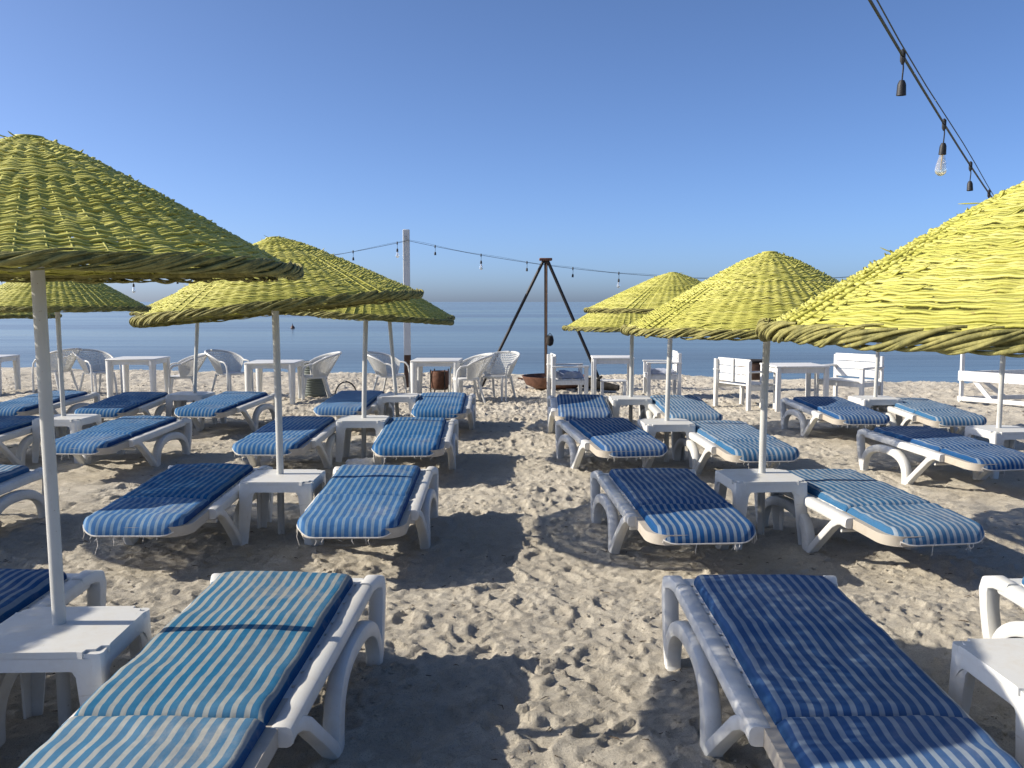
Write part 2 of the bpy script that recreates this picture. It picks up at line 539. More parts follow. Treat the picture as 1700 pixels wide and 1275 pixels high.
def ground(x, y):
    i = min(max(np.searchsorted(SX, x), 1), len(SX) - 1); j = min(max(np.searchsorted(SY, y), 1), len(SY) - 1)
    return float(SZ[j, i])
SEA_Z = -0.24
m = MB()
yy = [17.0, 22, 30, 60, 200, 1000, 5000, 30000]
vs = []; fs = []
for y in yy:
    hw = 60 + y * 1.2
    vs += [(-hw, y, SEA_Z), (hw, y, SEA_Z)]
for i in range(len(yy) - 1):
    fs.append((2 * i, 2 * i + 1, 2 * i + 3, 2 * i + 2))
m.add(vs, fs)
o = link('sea', m.mesh('sea', False), 'sea'); o['kind'] = 'structure'

# ------------------------------------------------------------------ sun lounger
HL = 0.79            # half length of the mattress
def zdeck(y):        # underside of the mattress
    if y > -0.2:
        return 0.345 + (y + 0.2) / (HL + 0.2) * 0.035
    return 0.345 + (y + 0.2) / (HL - 0.2) * 0.028
LM = {}
def lounger_meshes():
    for sgn, nm in ((-1, 'l'), (1, 'r')):
        x = sgn * 0.336
        m = MB()
        path = [(HL + 0.01 - (HL + 0.42) * t, zdeck(HL - (HL + 0.42) * t) - 0.03) for t in np.linspace(0, 1, 12)]
        m.sweep(path, [(0.038, 0.034)] * 12, x - sgn * 0.010)
        LM['rail', sgn] = m.mesh('rail')
        m = MB()                                   # end post, leaning in towards its foot
        xo = sgn * 0.030
        zt = zdeck(HL) - 0.008
        m.sweep([(HL - 0.05, zt - 0.01, 0), (HL + 0.015, zt, xo * 0.6), (HL + 0.05, zt - 0.012, xo), (HL + 0.062, zt - 0.05, xo), (HL + 0.055, 0.24, xo), (HL + 0.03, 0.13, xo), (HL + 0.0, 0.05, xo), (HL - 0.035, -0.03, xo)],
                [(0.028, 0.028), (0.034, 0.032), (0.037, 0.034), (0.038, 0.034), (0.037, 0.031), (0.037, 0.031), (0.037, 0.033), (0.036, 0.026)], x)
        LM['post', sgn] = m.mesh('end_post')
        m = MB()                                   # long arch running to the middle leg
        pts = []; hf = []
        y0, y1 = HL - 0.02, 0.05
        for t in np.linspace(0, 1, 24):
            a = PI * t
            yv = (y0 + y1) / 2 + (y0 - y1) / 2 * math.copysign(abs(math.cos(a)) ** 0.85, math.cos(a))
            zv = -0.03 + 0.285 * math.sin(a) ** 0.62
            pts.append((yv, zv, xo * (1 - 0.45 * math.sin(a) ** 2 * (0.4 + t)))); hf.append((0.036, 0.030 + 0.018 * t))
        m.sweep(pts, hf, x)
        LM['arch', sgn] = m.mesh('arched_leg')
        m = MB()
        m.sweep([(0.045, -0.03, xo), (0.00, 0.035, xo), (-0.12, 0.14, xo * 0.9), (-0.26, 0.268, xo * 0.5), (-0.31, 0.298, xo * 0.2), (-0.37, 0.306, 0)], [(0.035, 0.030), (0.034, 0.027), (0.033, 0.025), (0.031, 0.026), (0.029, 0.026), (0.026, 0.02)], x)
        LM['strut', sgn] = m.mesh('strut')
    m = MB()                                       # deck slats under the leg cushion
    for k in range(11):
        y = -0.20 + k * 0.1
        m.box((0, y, zdeck(y) - 0.014), (0.62, 0.085, 0.02), None, 0.004)
    LM['deck'] = m.mesh('deck')
    # backrest shell with rounded head end
    def outline(inset):
        pts = []
        hw = 0.318 - inset; ye = -HL - 0.012 + inset; r = 0.13
        pts.append((hw, -0.235))
        for k in range(9):
            a = -k / 8 * PI / 2
            pts.append((hw - r + r * math.cos(a), ye + r + r * math.sin(a)))
        for k in range(9):
            a = -PI / 2 - k / 8 * PI / 2
            pts.append((-hw + r + r * math.cos(a), ye + r + r * math.sin(a)))
        pts.append((-hw, -0.235))
        return pts
    o1, o2 = outline(0.0), outline(0.03)
    n = len(o1)
    vs = [(x, y, zdeck(y) - 0.002) for x, y in o1] + [(x, y, zdeck(y) - 0.062) for x, y in o1] + [(x, y, zdeck(y) - 0.062) for x, y in o2] + [(x, y, zdeck(y) - 0.03) for x, y in o2]
    fs = [tuple(reversed(range(n)))]
    for r in range(3):
        fs += [(r * n + i, r * n + (i + 1) % n, r * n + n + (i + 1) % n, r * n + n + i) for i in range(n)]
    fs.append(tuple(range(3 * n, 4 * n)))
    m = MB(); m.add(vs, fs)
    LM['shell'] = m.mesh('backrest_shell')
    m = MB()
    m.tube([(-0.33, -0.30, 0.235), (0.33, -0.30, 0.235)], 0.012, 8)
    LM['bar'] = m.mesh('cross_bar')
    m = MB()
    m.box((0, HL + 0.035, zdeck(HL) - 0.045), (0.66, 0.035, 0.05), None, 0.008)
    LM['endbar'] = m.mesh('end_bar')
lounger_meshes()

def cushion(y0, y1, seed, round_near, nx=44, puff=0.035, dip=0.0):
    """a stuffed cushion from y0 (near) to y1 (far), x across; stripes come from the material"""
    rs = np.random.RandomState(seed)
    ny = max(20, int((y1 - y0) / 0.02))
    u = np.linspace(-1, 1, nx + 1); v = np.linspace(0, 1, ny + 1)
    u = np.sign(u) * (1 - (1 - np.abs(u)) ** 1.5)
    v = 0.5 - 0.5 * np.sign(1 - 2 * v) * (1 - (1 - np.abs(1 - 2 * v)) ** 1.6)
    U, Vv = np.meshgrid(u, v)
    Y = y0 + (y1 - y0) * Vv
    hw = np.full_like(Y, 0.307)
    if round_near:
        r = 0.12
        q = np.clip((y0 + r - Y) / r, 0, 1)
        hw = 0.307 - r * (1 - np.sqrt(np.clip(1 - q * q, 0, 1)))
    else:
        r = 0.035
        q = np.clip((Y - (y1 - r)) / r, 0, 1)
        hw = 0.307 - r * (1 - np.sqrt(np.clip(1 - q * q, 0, 1)))
    X = U * hw
    X = X + 0.006 * fbm(Y * 5 + seed, np.zeros_like(Y) + seed * 1.7, 2)
    eu = np.clip((1 - np.abs(U)) * 0.307 / 0.034, 0, 1); ev0 = np.clip((Y - y0) / 0.040, 0, 1); ev1 = np.clip((y1 - Y) / 0.030, 0, 1)
    def dome(t):
        return np.sqrt(np.clip(1 - (1 - t) ** 2, 0, 1))
    T = puff * dome(eu) * dome(ev0) * dome(ev1)
    wr = 0.011 * fbm(X * 5 + seed, Y * 5, 3) + 0.006 * fbm(X * 3 + seed * 3, Y * 16, 3)
    bul = 0.006 * np.cos(np.clip(np.abs(U), 0, 1) * PI / 2)
    T = T + (wr + bul) * dome(eu) * dome(ev0) * dome(ev1)
    if dip:
        T -= dip * np.exp(-((Y - (y1 - 0.13)) / 0.05) ** 2) * (0.6 + 0.8 * fbm(X * 7 + 3, Y * 2, 2))
    zd = np.where(Y > -0.2, 0.345 + (Y + 0.2) / (HL + 0.2) * 0.035, 0.345 + (Y + 0.2) / (HL - 0.2) * 0.028)
    drop = np.zeros_like(Y)
    if round_near:
        drop = 0.045 * np.clip((y0 + 0.10 - Y) / 0.10, 0, 1) ** 2
    top = zd + 0.004 + np.maximum(T, 0.004) - drop
    bot = zd + 0.002 - drop - 0.012 * (1 - dome(np.minimum(np.minimum(eu, ev0), ev1)))
    n1 = X.size; W = nx + 1; Hh = ny + 1
    V = np.concatenate([np.stack([X, Y, top], -1).reshape(-1, 3), np.stack([X, Y, bot], -1).reshape(-1, 3)])
    i, j = np.meshgrid(np.arange(nx), np.arange(ny)); a = (j * W + i).ravel()
    F = [tuple(q) for q in np.stack([a, a + 1, a + W + 1, a + W], 1).tolist()] + [tuple(q) for q in (np.stack([a + W, a + W + 1, a + 1, a], 1) + n1).tolist()]
    bd = [k for k in range(W)] + [k * W + nx for k in range(1, Hh)] + [ny * W + k for k in range(nx - 1, -1, -1)] + [k * W for k in range(Hh - 2, 0, -1)]
    for k in range(len(bd)):
        p, q = bd[k], bd[(k + 1) % len(bd)]
        F.append((q, p, p + n1, q + n1))
    mb = MB(); mb.v = [tuple(p) for p in V.tolist()]; mb.f = F
    me = mb.mesh('cushion', True, 75)
    # outline for the piping
    edge = [Vector(V[b + n1]) + Vector((0, 0, 0.004)) for b in bd]
    return me, edge
CM = {}
def cushions(fold, seed, fringe=True):
    key = (round(fold, 2), seed)
    if key in CM:
        return CM[key]
    leg, e1 = cushion(fold + 0.004, HL, seed, False, dip=0.0)
    back, e2 = cushion(-HL - 0.026, fold - 0.004, seed + 50, True, dip=0.016)
    pm = []
    rs = random.Random(seed)
    for e, near in ((e1, False), (e2, True)):
        m = MB()
        m.tube(e + [e[0]], 0.0045, 5, False)
        if near:                                   # frayed threads hanging from the head end
            for k in range(11):
                p = rs.choice([q for q in e if q.y < -HL + 0.10])
                l = rs.uniform(0.01, 0.05) * (2.2 if rs.random() < 0.12 else 1)
                m.tube([p, p + Vector((rs.uniform(-.01, .01), rs.uniform(-.012, 0), -l * 0.5)), p + Vector((rs.uniform(-.015, .015), rs.uniform(-.012, 0), -l))], [0.002, 0.0016, 0.001], 4)
        pm.append(m.mesh('piping'))
    CM[key] = (leg, back, pm[0], pm[1])
    return CM[key]
def lounger(x, y, rot, fab, label, fold=-0.26, seed=1, plastic='plastic', dx=0.0):
    z = ground(x, y)
    y += 0.07
    t = thing('sun_lounger', label, 'sun lounger', (x, y, z * 0.5), R_(rot), 'striped sun loungers on the sand')
    if y < 4:                                      # the front row has the longer model
        t.scale = (1, 1.14, 1); t.location.y -= 0.11
    for s in (-1, 1):
        for nm, key in (('rail', 'rail'), ('end_post', 'post'), ('arched_leg', 'arch'), ('strut', 'strut')):
            ob = link(nm, LM[key, s], 'plastic', t); setmat(ob, plastic)
    for nm, key in (('deck', 'deck'), ('cross_bar', 'bar'), ('end_bar', 'endbar')):
        link(nm, LM[key], 'plastic', t)
    ob = link('backrest_shell', LM['shell'], 'plastic_dirty_shaded', t)
    leg, back, p1, p2 = cushions(fold, seed)
    a = link('leg_cushion', leg, fab, t, (dx, 0, 0)); setmat(a, fab)
    b = link('back_cushion', back, fab, t, (dx, 0, 0)); setmat(b, fab)
    link('piping', p1, 'piping', a); link('piping', p2, 'piping', b)
    return t

LOUNGERS = [
    # x, y, rot (deg, + turns the head end to the right), fabric, fold, seed, label
    (-1.02, 3.28, -2.0, 'fab_faded', -0.40, 1, 'sunlit lounger with faded blue and white mattress, nearest on the left of the aisle'),
    (-0.96, 6.15, 0.5, 'fab_blue', -0.14, 2, 'lounger left of the aisle in the second row, beside its wide shadow'),
    (-0.96, 9.08, 1.5, 'fab_blue', -0.22, 3, 'lounger left of the aisle in the third row, sunlit blue mattress beside the table'),
    (-0.88, 11.72, 1.0, 'fab_blue', -0.26, 4, 'smallest-looking lounger left of the aisle, in the last row before the plastic chairs'),
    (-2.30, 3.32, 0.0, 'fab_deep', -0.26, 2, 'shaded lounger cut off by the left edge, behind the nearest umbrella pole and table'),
    (-2.24, 6.17, 0.0, 'fab_blue', -0.26, 5, 'half-shaded lounger left of the white table in the second row, left of the aisle'),
    (-2.20, 9.10, -2.0, 'fab_blue', -0.30, 3, 'half-shaded lounger left of the small third-row table, left of the aisle'),
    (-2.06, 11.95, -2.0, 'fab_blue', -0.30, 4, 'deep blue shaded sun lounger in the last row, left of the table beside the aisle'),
    (-3.95, 6.15, -2.0, 'fab_pale', -0.26, 1, 'pale sunlit lounger at the left edge with a crumpled tissue on it'),
    (-3.95, 9.20, -4.0, 'fab_blue', -0.26, 5, 'lounger behind the nearest umbrella pole in the third row, arched leg in full view'),
    (-3.68, 11.85, -6.0, 'fab_blue', -0.26, 2, 'last-row lounger right of the low far table on the left'),
    (-5.35, 9.25, -3.0, 'fab_blue', -0.26, 4, 'shaded third-row lounger at the left edge, left of the thin-poled table'),
    (-4.98, 11.90, 1.0, 'fab_blue', -0.26, 3, 'sun lounger in the last row with shaded foot half, left of the low far table'),
    (-6.15, 11.95, -3.0, 'fab_blue', -0.26, 5, 'leftmost sun lounger of the last row, partly behind the nearest umbrella pole'),
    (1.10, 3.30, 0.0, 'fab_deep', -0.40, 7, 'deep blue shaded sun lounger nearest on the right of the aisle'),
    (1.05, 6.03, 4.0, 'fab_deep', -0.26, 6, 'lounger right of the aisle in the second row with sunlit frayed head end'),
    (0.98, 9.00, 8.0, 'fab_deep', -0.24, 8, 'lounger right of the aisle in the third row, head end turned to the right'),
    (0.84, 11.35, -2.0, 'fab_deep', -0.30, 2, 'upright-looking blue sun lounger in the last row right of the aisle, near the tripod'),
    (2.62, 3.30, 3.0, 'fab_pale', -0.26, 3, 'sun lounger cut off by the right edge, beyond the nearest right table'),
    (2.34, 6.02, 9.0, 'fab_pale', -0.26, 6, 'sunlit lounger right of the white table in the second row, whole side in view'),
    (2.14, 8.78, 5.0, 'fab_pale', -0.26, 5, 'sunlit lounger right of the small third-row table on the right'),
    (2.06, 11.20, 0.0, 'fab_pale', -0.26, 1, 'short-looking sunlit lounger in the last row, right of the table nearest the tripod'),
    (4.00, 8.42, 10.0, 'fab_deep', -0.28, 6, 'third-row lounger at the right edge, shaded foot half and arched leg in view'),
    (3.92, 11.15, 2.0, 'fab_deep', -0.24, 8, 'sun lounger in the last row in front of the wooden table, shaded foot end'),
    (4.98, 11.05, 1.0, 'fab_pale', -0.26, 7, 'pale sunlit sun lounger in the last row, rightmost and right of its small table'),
]
for x, y, rot, fab, fold, seed, lab in LOUNGERS:
    lounger(x, y, rot, fab, lab, fold, seed, 'plastic', 0.03 if x > 0 else -0.03)

# ------------------------------------------------------------------ side tables
TM = {}
def table_meshes():
    h = 0.247; c = 0.085
    poly = []
    for k, (sx, sy) in enumerate(((1, -1), (1, 1), (-1, 1), (-1, -1))):
        # zigzag notch at each corner
        p0 = (sx * (h - c), sy * h); p1 = (sx * h, sy * (h - c))
        if k % 2 == 1:
            p0, p1 = p1, p0
        seq = []
        dx, dy = p1[0] - p0[0], p1[1] - p0[1]
        nx_, ny_ = sx * 0.7071, sy * 0.7071
        for t, b in ((0, 0.0), (0.10, 0.018), (0.28, 0.000), (0.5, 0.020), (0.72, 0.000), (0.90, 0.018), (1, 0.0)):
            seq.append((p0[0] + dx * t + nx_ * b, p0[1] + dy * t + ny_ * b))
        poly += seq
    m = MB(); m.prism(poly, 0.412, 0.436)
    TM['top'] = m.mesh('tabletop', False)
    # leg at (+,+) corner
    m = MB()
    zs = [0.428, 0.40, 0.34, 0.25, 0.12, -0.04]
    prof = []
    for z in zs:
        t = (0.428 - z) / 0.46
        out = 0.248 + 0.012 * t; wd = 0.105 * (1 - t) + 0.062 * t + (0.03 if z > 0.39 else 0)
        r = 0.02
        prof.append([(out - wd, out - 0.012, z), (out - r, out, z), (out - 0.006, out - 0.006, z), (out, out - r, z), (out - 0.012, out - wd, z), (out - 0.022, out - wd, z), (out - 0.03, out - 0.03, z), (out - wd, out - 0.022, z)])
    vs = [p for pr in prof for p in pr]; n = 8
    fs = [tuple(range(n)), tuple(reversed(range(len(vs) - n, len(vs))))]
    for i in range(len(zs) - 1):
        for k in range(n):
            fs.append((i * n + k, i * n + n + k, i * n + n + (k + 1) % n, i * n + (k + 1) % n))
    m.add(vs, fs)
    TM['leg'] = m.mesh('table_leg', True, 35)
    # apron side (+y), arch cut out below
    m = MB()
    N = 20; vs = []; fs = []
    for th in (0.238, 0.247):
        for i in range(N + 1):
            x = -0.225 + 0.45 * i / N
            q = abs(x) / 0.225
            zb = 0.365 - (0.10 * max(0, (q - 0.62) / 0.38) ** 2.2)
            vs += [(x, th, 0.411), (x, th, zb)]
    W = 2 * (N + 1)
    for i in range(N):
        a = 2 * i
        fs += [(a, a + 1, a + 3, a + 2), (W + a + 2, W + a + 3, W + a + 1, W + a), (a + 1, W + a + 1, W + a + 3, a + 3)]
    m.add(vs, fs)
    TM['apron'] = m.mesh('apron', True, 35)
table_meshes()
def side_table(x, y, rz, label):
    t = thing('side_table', label, 'side table', (x, y, ground(x, y) * 0.5), R_(rz), 'white side tables around the umbrella poles')
    link('tabletop', TM['top'], 'plastic', t)
    for k in range(4):
        link('leg', TM['leg'], 'plastic', t, rot=(0, 0, k * PI / 2))
        link('apron', TM['apron'], 'plastic', t, rot=(0, 0, k * PI / 2))
    return t

# ------------------------------------------------------------------ woven umbrella
CR, CH = 0.95, 0.48
def prof_z(r):
    a = 0.13
    return -CH * (np.sqrt(r * r + a * a) - a) / (math.sqrt(CR * CR + a * a) - a)
def canopy_mesh(seed, coh_a=0.0036, alt_a=0.0017):
    rs = np.random.RandomState(seed)
    VV = []; FF = []; TT = []; off = 0
    def strand(P, rx, rz, tint, nrm):
        """P (n,3) centre line; nrm (n,3) surface normal; elliptical 4-sided section"""
        nonlocal off
        n = len(P)
        T = np.gradient(P, axis=0); T /= np.linalg.norm(T, axis=1)[:, None] + 1e-9
        B = np.cross(T, nrm); B /= np.linalg.norm(B, axis=1)[:, None] + 1e-9
        tp = np.ones(n); tp[0] = tp[-1] = 0.3
        k5 = [(0.75, 0.66), (-0.75, 0.66), (-0.75, -0.66), (0.75, -0.66)]
        ring = [P + nrm * (c * rx * tp)[:, None] + B * (s * rz * tp)[:, None] for c, s in k5]
        V = np.stack(ring, 1).reshape(-1, 3)
        q = len(k5)
        a = np.arange(n - 1) * q
        for k in range(q):
            j = (k + 1) % q
            FF.append(np.stack([a + k, a + j, a + q + j, a + q + k], 1) + off)
        VV.append(V); TT.append(np.full(len(V), tint)); off += len(V)
    def surf(r, th):
        z = prof_z(r)
        dr = 1e-3
        sl = (prof_z(r + dr) - z) / dr
        n = np.stack([-sl * np.cos(th), -sl * np.sin(th), np.ones_like(th)], 1); n /= np.linalg.norm(n, axis=1)[:, None]
        return np.stack([r * np.cos(th), r * np.sin(th), z], 1), n
    r = 0.035; k = 0
    warp_p = rs.uniform(0, 6.28, 4)
    while r < CR - 0.004:
        pitch = rs.uniform(0.0060, 0.0108)
        N = 16 if r < 0.17 else (32 if r < 0.44 else 64)
        pieces = 1 if r < 0.15 else rs.randint(2, 5)
        st = np.sort(rs.uniform(0, 2 * PI, pieces))
        rr0 = r
        for p in range(pieces):
            a0 = st[p]; a1 = st[(p + 1) % pieces] + (2 * PI if p == pieces - 1 else 0) + rs.uniform(0.02, 0.10)
            n = max(8, int((a1 - a0) / (2 * PI / (N * 4))))
            th = np.linspace(a0, a1, n)
            rj = rr0 + rs.normal(0, 0.0018) + 0.0022 * np.sin(th * rs.uniform(9, 23) + rs.uniform(0, 6)) + 0.004 * np.sin(3 * th + warp_p[0]) * (r / CR) + 0.0022 * np.sin(7 * th + k * 1.3)
            ph = th * N / 2
            # neighbouring strands bundle in runs, so that the ribs show as broad bands
            coh = np.cos(ph * 2) * coh_a
            alt = np.cos(ph + (PI if k % 2 else 0)) * alt_a
            dn = (coh + alt) * min(1, 0.35 + r / 0.35) + rs.normal(0, 0.0016) + 0.0012 * np.sin(th * rs.uniform(20, 50) + rs.uniform(0, 6)) + 0.008 * np.sin(4 * th + warp_p[1]) * (r / CR) + 0.004 * np.sin(9 * th + warp_p[2]) * (r / CR)
            e = np.clip((th - th[0]) / 0.08, 0, 1) if rs.rand() < 0.6 else np.ones(n)
            e2 = np.clip((th[-1] - th) / (0.05 + 0.03 / max(r, .1)), 0, 1)
            lift = rs.uniform(0.004, 0.02) if rs.rand() < 0.45 else 0.004
            dn = dn + lift * (1 - e2) ** 2 + 0.003 * (1 - e)
            P, nr = surf(rj, th)
            P = P + nr * dn[:, None]
            strand(P, rs.uniform(0.0030, 0.0046), pitch * rs.uniform(0.55, 0.95), np.clip(rs.normal(0.5, 0.28), 0, 1), nr)
        r += pitch * 0.88; k += 1
    # radial ribs
    for q in range(64):
        th = 2 * PI * q / 64 + rs.normal(0, 0.008)
        r0 = 0.03 if q % 4 == 0 else (0.18 if q % 2 == 0 else 0.45)
        rr = np.linspace(r0, CR + 0.01, 26); tt = np.full(26, th)
        P, nr = surf(rr, tt)
        strand(P - nr * 0.002, 0.0055, 0.006, rs.uniform(0.1, 0.5), nr)
    # loose ends near the top
    for q in range(16):
        th = rs.uniform(0, 2 * PI); r0 = rs.uniform(0.03, 0.10) if q < 3 else rs.uniform(0.2, 0.93)
        P0, nr = surf(np.array([r0]), np.array([th]))
        d = np.array([math.cos(th + rs.normal(0, 1)), math.sin(th + rs.normal(0, 1)), 0]) * rs.uniform(0.02, 0.07)
        s = np.linspace(0, 1, 5)[:, None]
        P = P0 + d * s + nr * (0.004 + 0.03 * rs.rand() * s ** 1.5)
        strand(P, 0.0028, 0.0032, rs.uniform(0.1, 0.9), np.repeat(nr, 5, 0))
    # small cap of wound strands at the peak
    for q in range(6):
        th = np.linspace(0, 2 * PI, 30); rr = 0.012 + 0.007 * q
        P, nr = surf(np.full(30, rr), th)
        strand(P + nr * 0.008, 0.006, 0.006, rs.uniform(0.2, 0.8), nr)
    V = np.concatenate(VV); F = np.concatenate(FF); T = np.concatenate(TT)
    return arrays_mesh('woven_canopy', V, F, T)
def arrays_mesh(name, V, F, T):
    me = bpy.data.meshes.new(name)
    me.vertices.add(len(V)); me.vertices.foreach_set('co', V.ravel().astype(np.float32))
    me.loops.add(F.size); me.loops.foreach_set('vertex_index', F.ravel().astype(np.int32))
    me.polygons.add(len(F)); me.polygons.foreach_set('loop_start', np.arange(0, F.size, F.shape[1], dtype=np.int32))
    me.update(calc_edges=True)
    at = me.attributes.new('tint', 'FLOAT', 'POINT'); at.data.foreach_set('value', T.astype(np.float32))
    me.shade_smooth()
    return me
def rim_mesh(seed):
    rs = np.random.RandomState(seed + 100)
    VV = []; FF = []; TT = []; off = 0
    z0 = float(prof_z(CR)) - 0.006
    NS = 210
    for q in range(NS):
        a0 = 2 * PI * q / NS + rs.normal(0, 0.012); ln = rs.uniform(0.24, 0.42)
        n = 14
        s = np.linspace(0, 1, n)
        th = a0 + ln * s
        # goes from the inside underneath, round the outside and over the top
        g = -2.3 + 3.9 * s + rs.normal(0, 0.12)
        rr = rs.uniform(0.016, 0.034)
        rad = CR + 0.004 + rr * np.cos(g) * 0.95
        z = z0 + rr * np.sin(g) * 0.95 + rs.normal(0, 0.002)
        P = np.stack([rad * np.cos(th), rad * np.sin(th), z], 1)
        C0 = np.stack([(CR + 0.004) * np.cos(th), (CR + 0.004) * np.sin(th), np.full(n, z0)], 1)
        nrm = P - C0; nrm /= np.linalg.norm(nrm, axis=1)[:, None]
        T = np.gradient(P, axis=0); T /= np.linalg.norm(T, axis=1)[:, None]
        B = np.cross(T, nrm)
        rd = rs.uniform(0.0030, 0.0066) * (0.35 + 0.65 * np.sin(PI * np.clip(s * 0.9 + 0.05, 0, 1)) ** 0.5)
        k = 6
        V = np.stack([P + nrm * (math.cos(2 * PI * i / k) * rd)[:, None] + B * (math.sin(2 * PI * i / k) * rd * 1.15)[:, None] for i in range(k)], 1).reshape(-1, 3)
        a = np.arange(n - 1) * k
        for i in range(k):
            j = (i + 1) % k
            FF.append(np.stack([a + i, a + j, a + k + j, a + k + i], 1) + off)
        VV.append(V); TT.append(np.full(len(V), np.clip(rs.normal(0.35, 0.25), 0, 1))); off += len(V)
    n = 120
    th = np.linspace(0, 2 * PI, n)                 # core hoop inside the braid
    k = 6
    V = np.stack([np.stack([(CR + 0.016 * math.cos(2 * PI * i / k)) * np.cos(th), (CR + 0.016 * math.cos(2 * PI * i / k)) * np.sin(th), np.full(n, z0 + 0.004 + 0.018 * math.sin(2 * PI * i / k))], 1) for i in range(k)], 1).reshape(-1, 3)
    a = np.arange(n - 1) * k
    for i in range(k):
        j = (i + 1) % k
        FF.append(np.stack([a + i, a + j, a + k + j, a + k + i], 1) + off)
    VV.append(V); TT.append(np.full(len(V), 0.1)); off += len(V)
    return arrays_mesh('rim_braid', np.concatenate(VV), np.concatenate(FF), np.concatenate(TT))
CAN = [canopy_mesh(3), canopy_mesh(5), canopy_mesh(8), canopy_mesh(12, 0.0015, 0.0012)]
RIM = [rim_mesh(s) for s in (3, 5, 8, 12)]
def umbrella(x, y, cx, cy, rim, apex, rad, tilt, variant, rz, label):
    """pole foot at (x, y); canopy centre at (cx, cy); tilt = (about x, about y) in degrees"""
    g = ground(x, y)
    t = thing('beach_umbrella', label, 'umbrella', (x, y, 0), 0, 'woven yellow-green beach umbrellas')
    m = MB()
    zs = np.linspace(-0.25, apex - 0.02, 14)
    ox, oy = cx - x, cy - y
    sd = random.Random(int(x * 100) + 7)
    b1, b2 = sd.uniform(-.006, .006), sd.uniform(-.006, .006)
    pts = [(ox * max(0, z) / apex + b1 * math.sin(z * 2), oy * max(0, z) / apex + b2 * math.sin(z * 2.3), z) for z in zs]
    m.tube(pts, 0.0245, 14)
    pole = link('pole', m.mesh('pole'), 'pole', t)
    m = MB()                                       # collar that carries the canopy
    m.lathe([(0.026, -0.10), (0.045, -0.10), (0.05, -0.06), (0.045, -0.02), (0.026, -0.02)], 14)
    link('collar', m.mesh('collar'), 'pole', t, (ox, oy, apex - 0.03))
    sc = (rad / CR, rad / CR, (apex - rim) / CH)
    rot = (R_(tilt[0]), R_(tilt[1]), rz)
    e = Euler((R_(tilt[0]), R_(tilt[1]), 0)).to_matrix().to_4x4()
    c = link('woven_canopy', CAN[variant], 'wicker', t, (ox, oy, apex), rot, sc)
    c['kind'] = 'stuff'
    r = link('rim_braid', RIM[variant], 'wicker_rim', t, (ox, oy, apex), rot, sc)
    return t
UMB = [
    # foot x, y, canopy centre x, y, rim z, apex z, radius, tilt, variant, turn, label
    (-1.70, 3.43, -1.75, 3.45, 1.775, 2.24, 0.93, (0, 0.0), 0, 0.3, 'large woven yellow-green umbrella nearest on the left, shaded side to the camera'),
    (-1.65, 6.56, -1.66, 6.56, 1.61, 2.09, 0.96, (-5.5, -2.5), 1, 1.1, 'woven umbrella in the second row left, tilted so that its ochre underside shows'),
    (-1.56, 9.72, -1.50, 9.70, 1.50, 1.97, 0.90, (4.0, 0), 2, 2.0, 'woven umbrella in the third row left of the aisle, peeking out under the tilted one'),
    (-1.48, 12.11, -1.62, 12.1, 1.47, 1.90, 0.86, (2, 0), 0, 0.9, 'last-row woven umbrella left of the aisle, thin pole just left of the light post'),
    (-4.76, 9.87, -4.80, 9.87, 1.585, 2.05, 0.90, (0, 0), 1, 2.6, 'woven umbrella seen under the nearest left canopy, thin pole left of a tub chair'),
    (-4.30, 12.51, -4.17, 12.5, 1.50, 1.86, 0.84, (0, 0), 2, 0.2, 'last-row woven umbrella hidden behind the tilted one, only its thin pole visible'),
    (-6.95, 12.20, -6.90, 12.2, 1.47, 1.92, 0.90, (0, 0), 0, 1.7, 'woven umbrella at the far left edge, only its low green rim showing'),
    (-4.90, 3.45, -4.90, 3.45, 1.66, 2.14, 0.95, (0, 0), 2, 0.6, 'front-row woven umbrella beyond the left edge of the picture'),
    (-4.95, 6.60, -4.95, 6.60, 1.62, 2.10, 0.95, (0, 0), 0, 2.1, 'second-row woven umbrella beyond the left edge of the picture'),
    (-7.90, 9.90, -7.90, 9.90, 1.60, 2.06, 0.92, (0, 0), 1, 1.0, 'third-row woven umbrella beyond the left edge of the picture'),
    (1.86, 3.03, 1.85, 3.03, 1.56, 2.10, 0.99, (0, 0), 3, 0.0, 'large bright yellow woven umbrella nearest on the right, cut off by the picture edge'),
    (1.76, 6.49, 1.775, 6.48, 1.46, 1.985, 0.98, (0, 0), 2, 0.8, 'bright yellow woven umbrella with its peak in full view, second row right'),
    (1.58, 9.47, 1.62, 9.46, 1.57, 1.94, 0.86, (0, 0), 0, 2.4, 'yellow woven umbrella with small peak, third row right of the aisle'),
    (1.52, 11.88, 1.53, 11.88, 1.325, 1.78, 0.86, (0, 0), 1, 1.4, 'lowest woven umbrella right of the aisle, rim showing below the third-row one'),
    (4.58, 11.73, 4.62, 11.73, 1.44, 1.87, 0.86, (0, 0), 2, 0.5, 'last-row woven umbrella mostly hidden, thin pole right of the slatted armchair'),
    (4.73, 9.01, 4.76, 9.01, 1.46, 1.93, 0.90, (0, 0), 0, 1.9, 'third-row woven umbrella mostly hidden, white pole near the right edge'),
]
for a in UMB:
    umbrella(*a)
